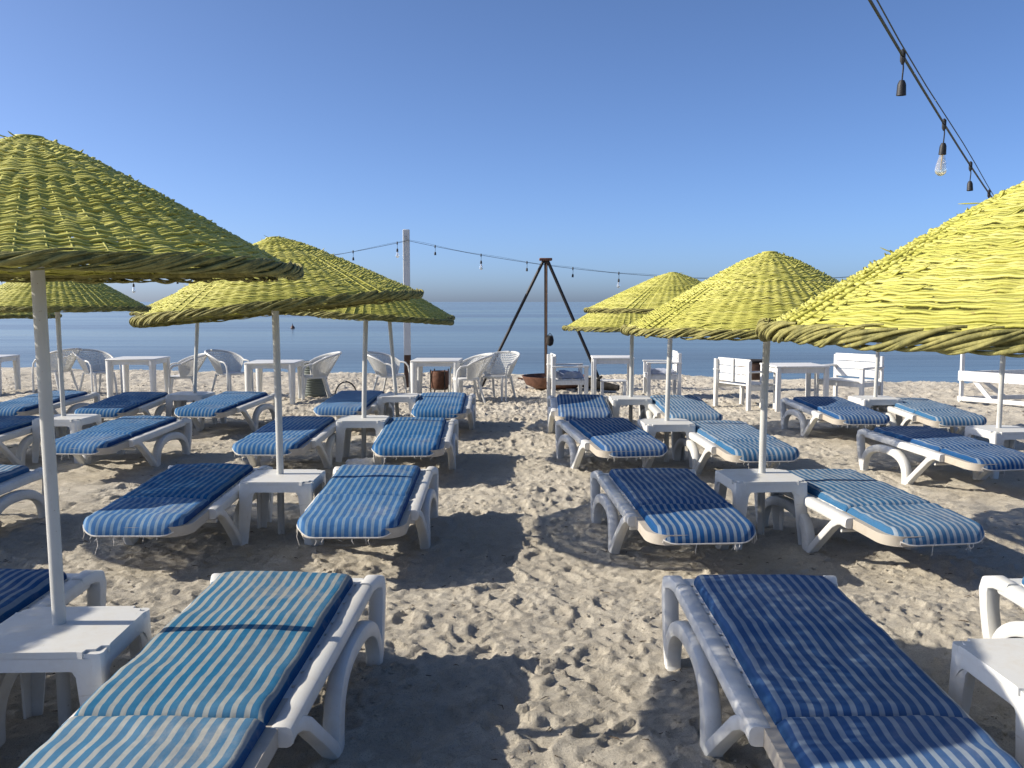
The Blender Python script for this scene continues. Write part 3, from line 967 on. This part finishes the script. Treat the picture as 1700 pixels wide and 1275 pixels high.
TABLES = [
    (-1.68, 3.38, 2, 'white side table nearest on the left, around the thick umbrella pole'),
    (-1.61, 6.50, 0, 'white side table left of the aisle in the second row, between two blue loungers'),
    (-1.55, 9.68, 1, 'white third-row side table left of the aisle, crumpled bag under it'),
    (-1.47, 12.05, 0, 'small-looking white side table in the last row left of the aisle'),
    (-4.70, 9.80, -4, 'white side table just behind the nearest umbrella pole, at the left'),
    (-4.30, 12.45, -3, 'low far white side table between the two last-row loungers at the left'),
    (1.83, 3.02, 2, 'white side table cut off by the right edge, nearest on the right'),
    (1.72, 6.40, 4, 'white side table right of the aisle in the second row, half in umbrella shade'),
    (1.56, 9.40, 3, 'white side table right of the aisle in the third row, around a bright white pole'),
    (1.50, 11.80, 0, 'small-looking white side table in the last row nearest the tripod'),
    (4.55, 11.65, 3, 'white side table in the last row in front of the slatted armchair'),
    (4.75, 8.95, 6, 'white side table at the right edge, behind the turned lounger'),
]
for x, y, rz, lab in TABLES:
    side_table(x, y, rz, lab)

# ------------------------------------------------------------------ dining tables and plastic tub chairs by the water
DM = {}
def dining_meshes():
    m = MB(); m.box((0, 0, 0.665), (0.80, 0.80, 0.03), None, 0.008)
    DM['top'] = m.mesh('tabletop')
    m = MB()
    vs = []; fs = []
    N = 16
    for th in (0.355, 0.375):
        for i in range(N + 1):
            x = -0.36 + 0.72 * i / N; q = abs(x) / 0.36
            vs += [(x, th, 0.65), (x, th, 0.585 - 0.07 * max(0, (q - 0.6) / 0.4) ** 2)]
    W = 2 * (N + 1)
    for i in range(N):
        a = 2 * i
        fs += [(a, a + 1, a + 3, a + 2), (W + a + 2, W + a + 3, W + a + 1, W + a), (a + 1, W + a + 1, W + a + 3, a + 3)]
    m.add(vs, fs); DM['apron'] = m.mesh('apron')
    m = MB()
    m.tube([(0.345, 0.345, 0.65), (0.35, 0.35, 0.3), (0.355, 0.355, -0.05)], [0.062, 0.052, 0.042], 10)
    DM['leg'] = m.mesh('table_leg')
    # wooden table
    m = MB()
    for k in range(6):
        m.box((0, -0.335 + k * 0.134, 0.69), (0.82, 0.126, 0.026), None, 0.004)
    DM['planks'] = m.mesh('plank')
    m = MB(); m.box((0, 0, 0.69), (0.82, 0.126, 0.026), None, 0.004); DM['plank'] = m.mesh('plank')
    m = MB(); m.box((0, 0.36, 0.635), (0.72, 0.022, 0.08), None, 0.003); DM['wapron'] = m.mesh('rail')
    m = MB(); m.box((0.365, 0.365, 0.315), (0.065, 0.065, 0.72), None, 0.004); DM['wleg'] = m.mesh('table_leg')
    # tub chair
    def rimz(f):
        a = abs(f)
        return 0.66 + 0.19 * math.cos(min(1, a / 1.75) * PI / 2) ** 0.9 if a < 1.75 else 0.66
    def shell(f, t):
        # f = angle round the back (0 = middle), t = 0 seat level .. 1 rim
        zt = rimz(f); z = 0.43 + (zt - 0.43) * t
        lean = 0.10 + 0.25 * (math.cos(f) * 0.5 + 0.5) * (0.3 + 0.7 * math.cos(f / 1.2) ** 2)
        r = 0.23 + lean * t * 0.72
        return Vector((math.sin(f) * r * 1.02, -math.cos(f) * r + 0.02, z))
    FM = 1.75
    m = MB()
    for k in range(45):
        f = -FM + 2 * FM * k / 44
        m.tube([shell(f, t) for t in np.linspace(0, 1, 6)], 0.0078, 4)
    for t in np.linspace(0.06, 0.94, 13):
        m.tube([shell(f, t) for f in np.linspace(-FM, FM, 26)], 0.0078, 4)
    DM['lattice'] = m.mesh('back_lattice')
    m = MB()
    fr = np.linspace(-FM, FM, 34)
    rim = [shell(f, 1.0) for f in fr]
    pl, pr = rim[0], rim[-1]
    left = [Vector((pl.x * 1.02, 0.27, 0.0 - 0.03)), Vector((pl.x * 1.02, 0.265, 0.45)), Vector((pl.x * 1.01, 0.245, 0.58)), Vector((pl.x, 0.19, 0.645)), Vector((pl.x, 0.12, 0.66))]
    right = [Vector((-p.x, p.y, p.z)) for p in reversed(left)]
    m.tube(left + rim + right, 0.018, 8)
    DM['arm'] = m.mesh('arm_frame')
    m = MB()
    vs = []; fs = []
    N = 24
    for z, s in ((0.44, 0.97), (0.43, 1.0), (0.40, 0.98)):
        for k in range(N):
            a = 2 * PI * k / N
            cx, sy = math.cos(a), math.sin(a)
            vs.append((0.235 * s * math.copysign(abs(cx) ** 0.7, cx), 0.03 + 0.24 * s * math.copysign(abs(sy) ** 0.7, sy), z))
    fs = [tuple(reversed(range(N)))[::-1], tuple(reversed(range(2 * N, 3 * N)))]
    for r in range(2):
        fs += [(r * N + k, r * N + N + k, r * N + N + (k + 1) % N, r * N + (k + 1) % N) for k in range(N)]
    m.add(vs, fs); DM['seat'] = m.mesh('seat')
    m = MB(); m.tube([(0.19, -0.14, 0.42), (0.21, -0.20, 0.2), (0.23, -0.27, -0.04)], [0.024, 0.02, 0.017], 8)
    DM['rleg'] = m.mesh('rear_leg')
    m = MB(); m.tube([(-0.19, -0.14, 0.42), (-0.21, -0.20, 0.2), (-0.23, -0.27, -0.04)], [0.024, 0.02, 0.017], 8)
    DM['rleg2'] = m.mesh('rear_leg')
    m = MB(); m.tube([(0.21, 0.20, 0.42), (0.225, 0.23, 0.2), (0.235, 0.245, -0.04)], [0.024, 0.021, 0.018], 8)
    DM['fleg'] = m.mesh('front_leg')
    m = MB(); m.tube([(-0.21, 0.20, 0.42), (-0.225, 0.23, 0.2), (-0.235, 0.245, -0.04)], [0.024, 0.021, 0.018], 8)
    DM['fleg2'] = m.mesh('front_leg')
dining_meshes()
def dining_table(x, y, rz, label, sx=1.0):
    t = thing('dining_table', label, 'table', (x, y, ground(x, y)), R_(rz), 'square white tables near the water')
    t.scale = (sx, sx, 1)
    link('tabletop', DM['top'], 'plastic', t)
    for k in range(4):
        link('leg', DM['leg'], 'plastic', t, rot=(0, 0, k * PI / 2)); link('apron', DM['apron'], 'plastic', t, rot=(0, 0, k * PI / 2))
def wooden_table(x, y, rz, label, sx=1.0):
    t = thing('wooden_table', label, 'table', (x, y, ground(x, y)), R_(rz), 'white wooden tables near the water')
    t.scale = (sx, sx, 1)
    for k in range(6):
        link('plank', DM['plank'], 'wood', t, (0, -0.335 + k * 0.134, 0))
    for k in range(4):
        link('leg', DM['wleg'], 'wood', t, rot=(0, 0, k * PI / 2)); link('apron', DM['wapron'], 'wood', t, rot=(0, 0, k * PI / 2))
def tub_chair(x, y, rz, label, s=1.0):
    """faces +y before turning by rz degrees"""
    t = thing('tub_chair', label, 'chair', (x, y, ground(x, y)), R_(rz), 'white plastic tub chairs near the water')
    t.scale = (s * 0.92, s * 0.92, s * 0.92)
    link('seat', DM['seat'], 'plastic', t)
    link('back_lattice', DM['lattice'], 'plastic', t)
    link('arm_frame', DM['arm'], 'plastic', t)
    for nm, k in (('rear_leg', 'rleg'), ('rear_leg', 'rleg2'), ('front_leg', 'fleg'), ('front_leg', 'fleg2')):
        link(nm, DM[k], 'plastic', t)

dining_table(-9.35, 16.6, 3, 'white square table at the left edge before the water')
dining_table(-6.25, 15.6, 2, 'white square table between two tub chairs, left of the second thin pole')
dining_table(-3.88, 15.25, 1, 'white square table behind the second-row umbrella pole on the left')
dining_table(-1.25, 15.6, -2, 'white square table next to the light post, rusty fire pot behind it')
tub_chair(-8.05, 16.5, 70, 'white tub chair mostly hidden behind the nearest umbrella pole')
tub_chair(-7.35, 16.5, -118, 'white tub chair with dark-looking backrest, left of the table with two chairs')
tub_chair(-5.72, 16.2, 112, 'white tub chair facing left, right of the table with two chairs, thin pole before it')
tub_chair(-4.95, 16.3, -116, 'white tub chair facing right, left of the table behind the second-row pole')
tub_chair(-3.28, 15.55, 108, 'white tub chair facing left in front of the grey ribbed bin')
tub_chair(-2.10, 15.9, -108, 'white tub chair facing right, just left of the light post')
tub_chair(-0.72, 15.2, 104, 'white tub chair facing left at the table with the rusty fire pot')
tub_chair(-0.24, 15.6, 150, 'white tub chair standing apart by the left leg of the tripod')
tub_chair(-9.9, 15.9, -100, 'white tub chair cut off at the left edge before the water')

# ------------------------------------------------------------------ white wooden furniture on the right
WM = {}
def wbox(key, c, d):
    m = MB(); m.box(c, d, None, 0.004); WM[key] = m.mesh(key); return WM[key]
def armchair(x, y, rz, label, wd=0.62, low=False, back=True, cushion_mat=None):
    """slatted wooden armchair, faces +y"""
    t = thing('wooden_armchair', label, 'armchair', (x, y, ground(x, y)), R_(rz), 'white slatted wooden armchairs')
    h = wd / 2
    def P(name, c, d, rot=None):
        m = MB(); m.box(c, d, rot, 0.004)
        return link(name, m.mesh(name), 'wood', t)
    bt = 0.80 if back else 0.6
    for s in (-1, 1):
        P('rear_post', (s * h, -0.27, bt / 2 - 0.03), (0.055, 0.06, bt + 0.02))
        P('front_post', (s * h, 0.25, 0.29), (0.055, 0.06, 0.62))
        P('armrest', (s * h, -0.005, 0.613), (0.085, 0.60, 0.024))
        P('side_rail', (s * (h - 0.002), -0.01, 0.36), (0.03, 0.46, 0.07))
    P('front_rail', (0, 0.252, 0.36), (wd - 0.06, 0.03, 0.07))
    for k in range(5):
        P('seat_slat', (0, -0.20 + k * 0.108, 0.405), (wd - 0.07, 0.095, 0.018))
    if back:
        for k in range(3):
            P('back_slat', (0, -0.236, 0.50 + k * 0.123), (wd - 0.02, 0.018, 0.112))
        P('back_brace', (0, -0.262, 0.62), (0.05, 0.026, 0.36))
    return t
armchair(3.66, 14.55, -65, 'slatted wooden armchair with its back to the camera, left of the dark brazier', 0.80)
armchair(5.22, 14.45, 128, 'slatted wooden armchair facing left with sunlit back, right of the wooden table', 0.78)
armchair(0.90, 15.0, -85, 'wooden armchair left of the tripod table with a patterned towel on its seat', 0.60)
armchair(2.60, 16.2, 88, 'wooden armchair seen side on, with blue grey cushion, right of the tripod table', 0.60)
wooden_table(4.33, 14.30, 3, 'white wooden table between the two slatted armchairs on the right')
wooden_table(1.72, 16.0, -2, 'white wooden table beside the right leg of the tripod', 0.86)
# low stool in front of the tripod table
t = thing('stool', 'low white wooden stool in front of the table beside the tripod', 'stool', (1.66, 15.25, ground(1.66, 15.25)), R_(-4))
for k in range(3):
    m = MB(); m.box((0, -0.11 + 0.11 * k, 0.37), (0.42, 0.10, 0.022), None, 0.004); link('seat_slat', m.mesh('seat_slat'), 'wood', t)
for sx in (-1, 1):
    for sy in (-1, 1):
        m = MB(); m.box((sx * 0.18, sy * 0.13, 0.165), (0.045, 0.045, 0.385), None, 0.003); link('leg', m.mesh('leg'), 'wood', t)
# folded towel, cushion
def cloth(name, label, cat, loc, rz, sx, sy, mat, thick=0.05, seed=1):
    m = MB(); N = 14
    vs = []; fs = []
    for layer in (0, 1):
        for j in range(N + 1):
            for i in range(N + 1):
                u = i / N * 2 - 1; v = j / N * 2 - 1
                e = min(1, (1 - abs(u)) * 5) * min(1, (1 - abs(v)) * 5)
                z = (thick * (0.25 + 0.75 * e ** 0.5) + 0.5 * thick * float(fbm(np.array(u * 2.5 + seed), np.array(v * 2.5), 3))) if layer else 0.0
                vs.append((u * sx / 2 * (1 + 0.05 * math.sin(5 * v + seed)), v * sy / 2 * (1 + 0.06 * math.sin(4 * u)), z))
    q = (N + 1) ** 2
    for j in range(N):
        for i in range(N):
            a = j * (N + 1) + i
            fs += [(a, a + N + 1, a + N + 2, a + 1), (q + a, q + a + 1, q + a + N + 2, q + a + N + 1)]
    for i in range(N):
        for a, b in ((i, i + 1), (N * (N + 1) + i + 1, N * (N + 1) + i), ((i + 1) * (N + 1), i * (N + 1)), (i * (N + 1) + N, (i + 1) * (N + 1) + N)):
            fs.append((a, b, q + b, q + a))
    m.add(vs, fs)
    o = link(name, m.mesh(name), mat, None, loc, (0, 0, R_(rz)))
    return tag(o, label, cat)
cloth('towel', 'patterned grey and white towel lying on the armchair left of the tripod table', 'towel', (0.92, 15.0, ground(.9, 15) + 0.42), 15, 0.40, 0.34, 'cloth_grey', 0.09, 3)
cloth('seat_cushion', 'blue grey cushion on the armchair seen side on', 'cushion', (2.60, 16.2, ground(2.6, 16.2) + 0.416), 0, 0.42, 0.44, 'cloth_grey', 0.07, 5)
cloth('tissue', 'crumpled white tissue lying on the pale lounger at the left edge', 'tissue', (-3.80, 6.35, 0.425), 30, 0.11, 0.09, 'cloth_white', 0.06, 8)
cloth('plastic_bag', 'crumpled white bag on the sand under the third-row table', 'bag', (-1.50, 9.15, ground(-1.5, 9.15)), 20, 0.30, 0.16, 'cloth_white', 0.09, 6)

# wooden cabana frame at the right edge
t = thing('cabana_frame', 'whitewashed wooden frame with posts and braces at the right edge by the water', 'wooden frame', (7.3, 15.1, ground(7.3, 15.1)), 0)
def cab(name, a, b, w1, w2):
    m = MB(); m.bar(a, b, w1, w2, (0, 1, 0)); link(name, m.mesh(name), 'wood', t)
ax = Vector((0.62, -0.78, 0)); ln = 1.75
B0 = Vector((0.0, 0.0, 0)); B1 = ax * 1.15; B2 = B0 + Vector((1.9, 0.5, 0)); B3 = B1 + Vector((1.9, 0.5, 0))
for b in (B0, B1, B2, B3):
    cab('post', b + Vector((0, 0, -0.1)), b + Vector((0, 0, 1.62)), 0.055, 0.055)
for a, b in ((B0, B1), (B1, B3), (B0, B2), (B2, B3)):
    d = (b - a).normalized() * 0.04
    up = Vector((0, 0, 1))
    nrm = d.cross(up).normalized() * 0.04
    m = MB(); m.bar(a - d + up * 0.42 + nrm, b + d + up * 0.42 + nrm, 0.16, 0.025, d.cross(up)); link('top_rail', m.mesh('top_rail'), 'wood', t)
    m = MB(); m.bar(a - d + up * 0.05 + nrm, b + d + up * 0.05 + nrm, 0.07, 0.025, d.cross(up)); link('bottom_rail', m.mesh('bottom_rail'), 'wood', t)
    m = MB(); p = a.lerp(b, 0.18); q = a.lerp(b, 0.42); m.bar(p + up * 0.36 + nrm * 0.4, q + up * 0.06 + nrm * 0.4, 0.07, 0.022, d.cross(up)); link('brace', m.mesh('brace'), 'wood', t)

# ------------------------------------------------------------------ light posts and strings of lights
def light_post(x, y, label):
    t = thing('light_post', label, 'post', (x, y, ground(x, y)), R_(4))
    m = MB(); m.box((0, 0, 1.78), (0.125, 0.125, 2.36), None, 0.006); link('post', m.mesh('post'), 'post', t)
    m = MB(); m.box((0, 0, 0.25), (0.128, 0.128, 0.70), None, 0.004); link('post_base', m.mesh('post_base'), 'brown', t)
    m = MB(); m.tube([(0, -0.062, 2.83), (0, -0.10, 2.83), (0, -0.115, 2.81), (0, -0.10, 2.79)], 0.006, 6); link('hook', m.mesh('hook'), 'black_metal', t)
    return t
light_post(-1.99, 17.75, 'white square light post with dark foot, strings of lights at its top')
light_post(11.3, 17.5, 'white square light post beyond the right edge of the picture')
light_post(-16.0, 17.75, 'white square light post beyond the left edge of the picture')
SM = {}
m = MB(); m.lathe([(0.0, 0), (0.010, 0.0), (0.016, -0.012), (0.018, -0.02), (0.0195, -0.05), (0.0205, -0.062), (0.0165, -0.062), (0.0165, -0.05)], 12); SM['socket'] = m.mesh('socket')
m = MB(); m.tube([(0, 0, 0.012), (0.004, 0, -0.05), (0, 0, -0.105)], 0.0035, 5)
m.lathe([(0.003, 0.03), (0.012, 0.02), (0.012, -0.02), (0.005, -0.035)], 8); SM['drop'] = m.mesh('drop_cord')
m = MB(); m.lathe([(0.013, -0.052), (0.0135, -0.066), (0.019, -0.085), (0.026, -0.11), (0.031, -0.135), (0.031, -0.148), (0.026, -0.162), (0.014, -0.172), (0.0, -0.176)], 16); SM['bulb'] = m.mesh('bulb')
m = MB(); m.tube([(0.006, 0, -0.06), (0.008, 0, -0.10), (0.014, 0, -0.14), (0, 0.012, -0.15), (-0.014, 0, -0.14), (-0.008, 0, -0.10), (-0.006, 0, -0.06)], 0.002, 5); SM['filament'] = m.mesh('filament')
def light_string(label, P, spots, bulbs, fs=1.0):
    """P(t) -> point; spots = parameters of the sockets; bulbs = which carry a glass bulb"""
    t = thing('string_lights', label, 'string lights', tuple(P(0.0)))
    base = P(0.0)
    m = MB(); m.tube([P(s) - base for s in np.linspace(0, 1, 60)], 0.0042, 6); link('cable', m.mesh('cable'), 'black_rubber', t)
    m = MB(); m.tube([P(s) - base + Vector((0.012, 0, 0.014 + 0.01 * math.sin(s * 60))) for s in np.linspace(0, 1, 60)], 0.0020, 5); link('support_wire', m.mesh('support_wire'), 'black_metal', t)
    rs = random.Random(5)
    for i, s in enumerate(spots):
        p = P(s) - base
        link('drop_cord', SM['drop'], 'black_rubber', t, p, (0, 0, 0), (fs, fs, fs))
        tilt = (rs.uniform(-.08, .08), rs.uniform(-.08, .08), rs.uniform(0, 6))
        so = link('socket', SM['socket'], 'black_rubber', t, p + Vector((0, 0, -0.10 * fs)), tilt, (fs, fs, fs))
        if i in bulbs:
            b = link('bulb', SM['bulb'], 'glass', t, p + Vector((0, 0, -0.10 * fs)), tilt, (fs, fs, fs))
            link('filament', SM['filament'], 'brass', b)
def far_right(t):
    return Vector((-1.99 + 13.29 * t, 17.65 - 0.2 * t, 2.80 - 0.735 * 4 * t * (1 - t)))
def far_left(t):
    return Vector((-1.99 - 14.0 * t, 17.65 + 0.1 * t, 2.78 - 0.74 * 4 * t * (1 - t)))
light_string('string of lights sagging from the post past the tripod to the right', far_right, [(0.55 + 0.86 * k) / 13.29 for k in range(15)], [1, 4, 7, 10, 13])
light_string('string of lights running left from the post behind the umbrellas', far_left, [(0.16 + 0.83 * k) / 14.0 for k in range(16)], [0, 3, 6, 8, 11, 14])
def near_str(t):
    y = -7.0 + 24.5 * t
    x = 1.542 + 0.62 * (y - 3.4)
    if y > 10:
        x += (11.3 - (1.57 + 0.62 * 14.1)) * ((y - 10) / 7.5) ** 2
    return Vector((x, y, 2.14 + 0.0067 * (y - 8.0) ** 2))
light_string('near string of lights crossing the sky at the upper right', near_str, [(3.40 + 0.735 * k + 7.0) / 24.5 for k in range(-6, 18)], [6, 9, 12, 15, 18], 0.66)

# ------------------------------------------------------------------ tripod, fire bowl and other things by the water
t = thing('tripod', 'tall dark iron tripod over the fire bowl before the sea', 'tripod', (0.63, 17.6, 0))
ap = Vector((0, 0, 2.42))
for f in ((-1.30, 0.5, -0.15), (1.15, -0.15, -0.12), (0.05, 1.05, -0.15)):
    m = MB(); m.tube([ap + Vector((f[0], f[1], 0)) * 0.03, Vector(f) * 1.0], 0.030, 8); link('leg', m.mesh('leg'), 'black_metal', t)
m = MB(); m.box((0, 0, 2.44), (0.24, 0.16, 0.05), None, 0.01); link('head_plate', m.mesh('head_plate'), 'rust', t)
m = MB(); m.tube([(0.02, 0, 2.40), (0.02, 0, 0.28)], 0.016, 8); link('hanging_rod', m.mesh('hanging_rod'), 'brown', t)
m = MB(); m.lathe([(0.02, 0.1), (0.06, 0.08), (0.075, 0.0), (0.06, -0.07), (0.02, -0.10)], 12, (0.085, 0, 0.92)); m.tube([(0.03, 0, 1.0), (0.085, 0, 1.06), (0.14, 0, 1.0)], 0.008, 6); link('winch', m.mesh('winch'), 'char', t)
t = thing('fire_bowl', 'wide rusty fire bowl under the tripod', 'fire bowl', (0.80, 17.35, ground(.8, 17.3)))
m = MB(); m.lathe([(0.0, 0.06), (0.35, 0.06), (0.52, 0.14), (0.60, 0.26), (0.62, 0.26), (0.54, 0.10), (0.36, 0.02), (0.0, 0.0)], 28); link('bowl', m.mesh('bowl'), 'rust', t)
m = MB()
rs = random.Random(3)
for k in range(14):
    a = rs.uniform(0, 6.28); r = rs.uniform(0, 0.38)
    m.box((r * math.cos(a), r * math.sin(a), 0.17 + rs.uniform(0, 0.06)), (rs.uniform(.1, .3), 0.08, 0.07), Euler((rs.uniform(-.3, .3), rs.uniform(-.3, .3), rs.uniform(0, 3))).to_matrix(), 0.015)
link('charred_wood', m.mesh('charred_wood'), 'char', t)['kind'] = 'stuff'
for s in (-1, 1):
    m = MB(); m.tube([(s * 0.6, -0.08, 0.2), (s * 0.68, -0.06, 0.21), (s * 0.68, 0.06, 0.21), (s * 0.6, 0.08, 0.2)], 0.012, 6); link('handle', m.mesh('handle'), 'rust', t)
t = thing('driftwood', 'black charred log lying beside the fire bowl', 'log', (1.45, 16.9, ground(1.45, 16.9)), R_(-20))
m = MB(); m.tube([(-0.55, 0, 0.22), (-0.3, 0.02, 0.17), (0, 0, 0.12), (0.3, 0.03, 0.09), (0.5, 0.0, 0.07)], [0.06, 0.085, 0.09, 0.075, 0.05], 9); link('trunk', m.mesh('trunk'), 'char', t)
m = MB(); m.tube([(0.05, 0, 0.14), (0.12, 0.06, 0.22), (0.16, 0.10, 0.27)], [0.04, 0.03, 0.02], 7); link('branch_stub', m.mesh('branch_stub'), 'char', t)
# fire pot in a stand
t = thing('fire_pot', 'rusty drum in a black stand behind the table by the light post', 'fire pot', (-1.28, 16.45, ground(-1.28, 16.45)))
m = MB(); m.lathe([(0.0, 0.14), (0.12, 0.14), (0.15, 0.18), (0.165, 0.30), (0.165, 0.42), (0.155, 0.47), (0.14, 0.47), (0.145, 0.3), (0.1, 0.2), (0, 0.2)], 20); link('drum', m.mesh('drum'), 'rust', t)
for a in range(4):
    x, y = 0.18 * math.cos(a * PI / 2 + .6), 0.18 * math.sin(a * PI / 2 + .6)
    m = MB(); m.tube([(x, y, -0.05), (x, y, 0.50)], 0.012, 6); link('stand_leg', m.mesh('stand_leg'), 'black_metal', t)
m = MB(); m.tube([(0.18 * math.cos(a), 0.18 * math.sin(a), 0.16) for a in np.linspace(0, 2 * PI, 25)], 0.009, 6); link('stand_ring', m.mesh('stand_ring'), 'black_metal', t)
# ribbed bin
t = thing('trash_bin', 'grey ribbed bin behind the tub chair left of the aisle', 'bin', (-3.42, 16.1, ground(-3.42, 16.1)))
pr = [(0.0, 0.0), (0.19, 0.0)]
for k in range(12):
    z = 0.02 + k * 0.042; r = 0.195 + 0.0035 * k
    pr += [(r, z), (r + 0.008, z + 0.01), (r + 0.008, z + 0.03), (r, z + 0.04)]
pr += [(0.225, 0.54), (0.24, 0.55), (0.225, 0.56), (0.215, 0.5), (0.18, 0.05), (0, 0.05)]
m = MB(); m.lathe(pr, 28); link('bucket', m.mesh('bucket'), 'bin', t)
m = MB(); m.lathe([(0.0, 0.60), (0.2, 0.592), (0.238, 0.578), (0.24, 0.566), (0.0, 0.566)], 28); link('lid', m.mesh('lid'), 'char', t)
# brazier on the right
t = thing('brazier', 'dark rusty barrel brazier on legs behind the slatted armchair', 'brazier', (4.45, 17.2, ground(4.45, 17.2)))
m = MB(); m.lathe([(0.0, 0.22), (0.24, 0.22), (0.26, 0.26), (0.27, 0.38), (0.28, 0.39), (0.27, 0.40), (0.265, 0.52), (0.275, 0.53), (0.25, 0.53), (0.24, 0.30), (0, 0.28)], 26); link('barrel', m.mesh('barrel'), 'brown', t)
m = MB(); m.lathe([(0.276, 0.545), (0.286, 0.545), (0.286, 0.575), (0.20, 0.58), (0.0, 0.58)], 26); link('cover', m.mesh('cover'), 'char', t)
for a in range(4):
    x, y = 0.22 * math.cos(a * PI / 2 + .4), 0.22 * math.sin(a * PI / 2 + .4)
    m = MB(); m.tube([(x, y, 0.24), (x * 1.1, y * 1.1, -0.05)], 0.014, 6); link('leg', m.mesh('leg'), 'rust', t)
# beach bag with a hoop handle behind a last-row lounger
t = thing('beach_bag', 'dark green bag with a black hoop handle behind the last-row lounger', 'bag', (-2.45, 13.6, ground(-2.45, 13.6)), 0.2)
m = MB(); m.lathe([(0.0, 0.0), (0.13, 0.0), (0.15, 0.08), (0.13, 0.2), (0.09, 0.27), (0.05, 0.29), (0.0, 0.29)], 16); link('bag_body', m.mesh('bag_body'), 'green', t)
m = MB(); m.tube([(0.02 + 0.16 * math.cos(a), 0, 0.24 + 0.22 * math.sin(a)) for a in np.linspace(PI, -0.3, 14)], 0.012, 6); link('handle', m.mesh('handle'), 'black_rubber', t)
# buoy on the sea
t = thing('buoy', 'small dark buoy floating on the sea', 'buoy', (-15.6, 66.5, SEA_Z))
t.scale = (0.75, 0.75, 0.75)
m = MB(); m.lathe([(0, -0.1), (0.15, -0.06), (0.21, 0.05), (0.18, 0.16), (0.08, 0.26), (0.04, 0.34), (0, 0.36)], 16); link('float', m.mesh('float'), 'buoy', t)
m = MB(); m.lathe([(0.03, 0.34), (0.03, 0.46), (0.0, 0.48)], 8); link('top_mark', m.mesh('top_mark'), 'char', t)

# ------------------------------------------------------------------ bits on the sand: pebbles, shells and dry weed
rs = np.random.RandomState(21)
m = MB()
ico = [(0, 0, 1), (.89, 0, .45), (.28, .85, .45), (-.72, .53, .45), (-.72, -.53, .45), (.28, -.85, .45), (.72, .53, -.45), (-.28, .85, -.45), (-.89, 0, -.45), (-.28, -.85, -.45), (.72, -.53, -.45), (0, 0, -1)]
icf = [(0, 1, 2), (0, 2, 3), (0, 3, 4), (0, 4, 5), (0, 5, 1), (1, 6, 2), (2, 7, 3), (3, 8, 4), (4, 9, 5), (5, 10, 1), (6, 7, 2), (7, 8, 3), (8, 9, 4), (9, 10, 5), (10, 6, 1), (11, 7, 6), (11, 8, 7), (11, 9, 8), (11, 10, 9), (11, 6, 10)]
for k in range(5200):
    y = rs.uniform(2.0, 20.5) if k % 3 == 0 else rs.uniform(13.0, 20.5)
    x = rs.uniform(-1, 1) * (1.2 + 0.6 * y)
    s = rs.uniform(0.003, 0.009) * (1.0 + (y > 12) * rs.uniform(0.3, 2.6))
    a = rs.uniform(0, 6.28); ca, sa = math.cos(a), math.sin(a); ex = rs.uniform(0.6, 1.5)
    z = ground(x, y)
    m.add([(x + s * (p[0] * ex * ca - p[1] * sa), y + s * (p[0] * ex * sa + p[1] * ca), z + s * 0.5 * p[2]) for p in ico], icf)
mc = MB()
for k in range(9000):
    y = 1.9 + 9.0 * rs.rand() ** 1.5
    x = rs.uniform(-1, 1) * (0.9 + 0.6 * y)
    if vnoise(np.array(x * 2.1 + 5), np.array(y * 2.1)) < -0.02:
        continue
    q = rs.uniform(0.003, 0.010) * (1 + 0.8 * (rs.rand() < 0.08))
    a = rs.uniform(0, 6.28); ca, sa = math.cos(a), math.sin(a); ex = rs.uniform(0.7, 1.4)
    z = ground(x, y)
    jit = 1 + 0.35 * (rs.rand(12) - 0.5)
    mc.add([(x + q * j * (p[0] * ex * ca - p[1] * sa), y + q * j * (p[0] * ex * sa + p[1] * ca), z + q * 0.65 * j * p[2]) for p, j in zip(ico, jit)], icf)
o = link('sand_clods', mc.mesh('sand_clods'), 'sand'); o['kind'] = 'stuff'
tag(o, 'small crumbled clods of sand on the beach', 'sand clods')
o = link('pebbles', m.mesh('pebbles'), 'pebble'); o['kind'] = 'stuff'
tag(o, 'small pebbles and shell bits strewn over the sand', 'pebbles')
m = MB()
for k in range(1500):
    y = rs.uniform(2.0, 20.3); x = rs.uniform(-1, 1) * (1.2 + 0.6 * y)
    l = rs.uniform(0.008, 0.03) * (1 + (y > 12) * rs.uniform(0, 1.8)); a = rs.uniform(0, PI)
    z = ground(x, y) + 0.003
    d = Vector((math.cos(a), math.sin(a), 0)) * l
    p = Vector((x, y, z))
    m.tube([p - d, p + Vector((rs.normal(0, l * .3), rs.normal(0, l * .3), 0.004)), p + d], [0.001, 0.0025 + 0.001 * (y > 10), 0.001], 4)
o = link('dry_weed', m.mesh('dry_weed'), 'weed'); o['kind'] = 'stuff'
tag(o, 'scraps of dry weed and twigs on the sand', 'weed')
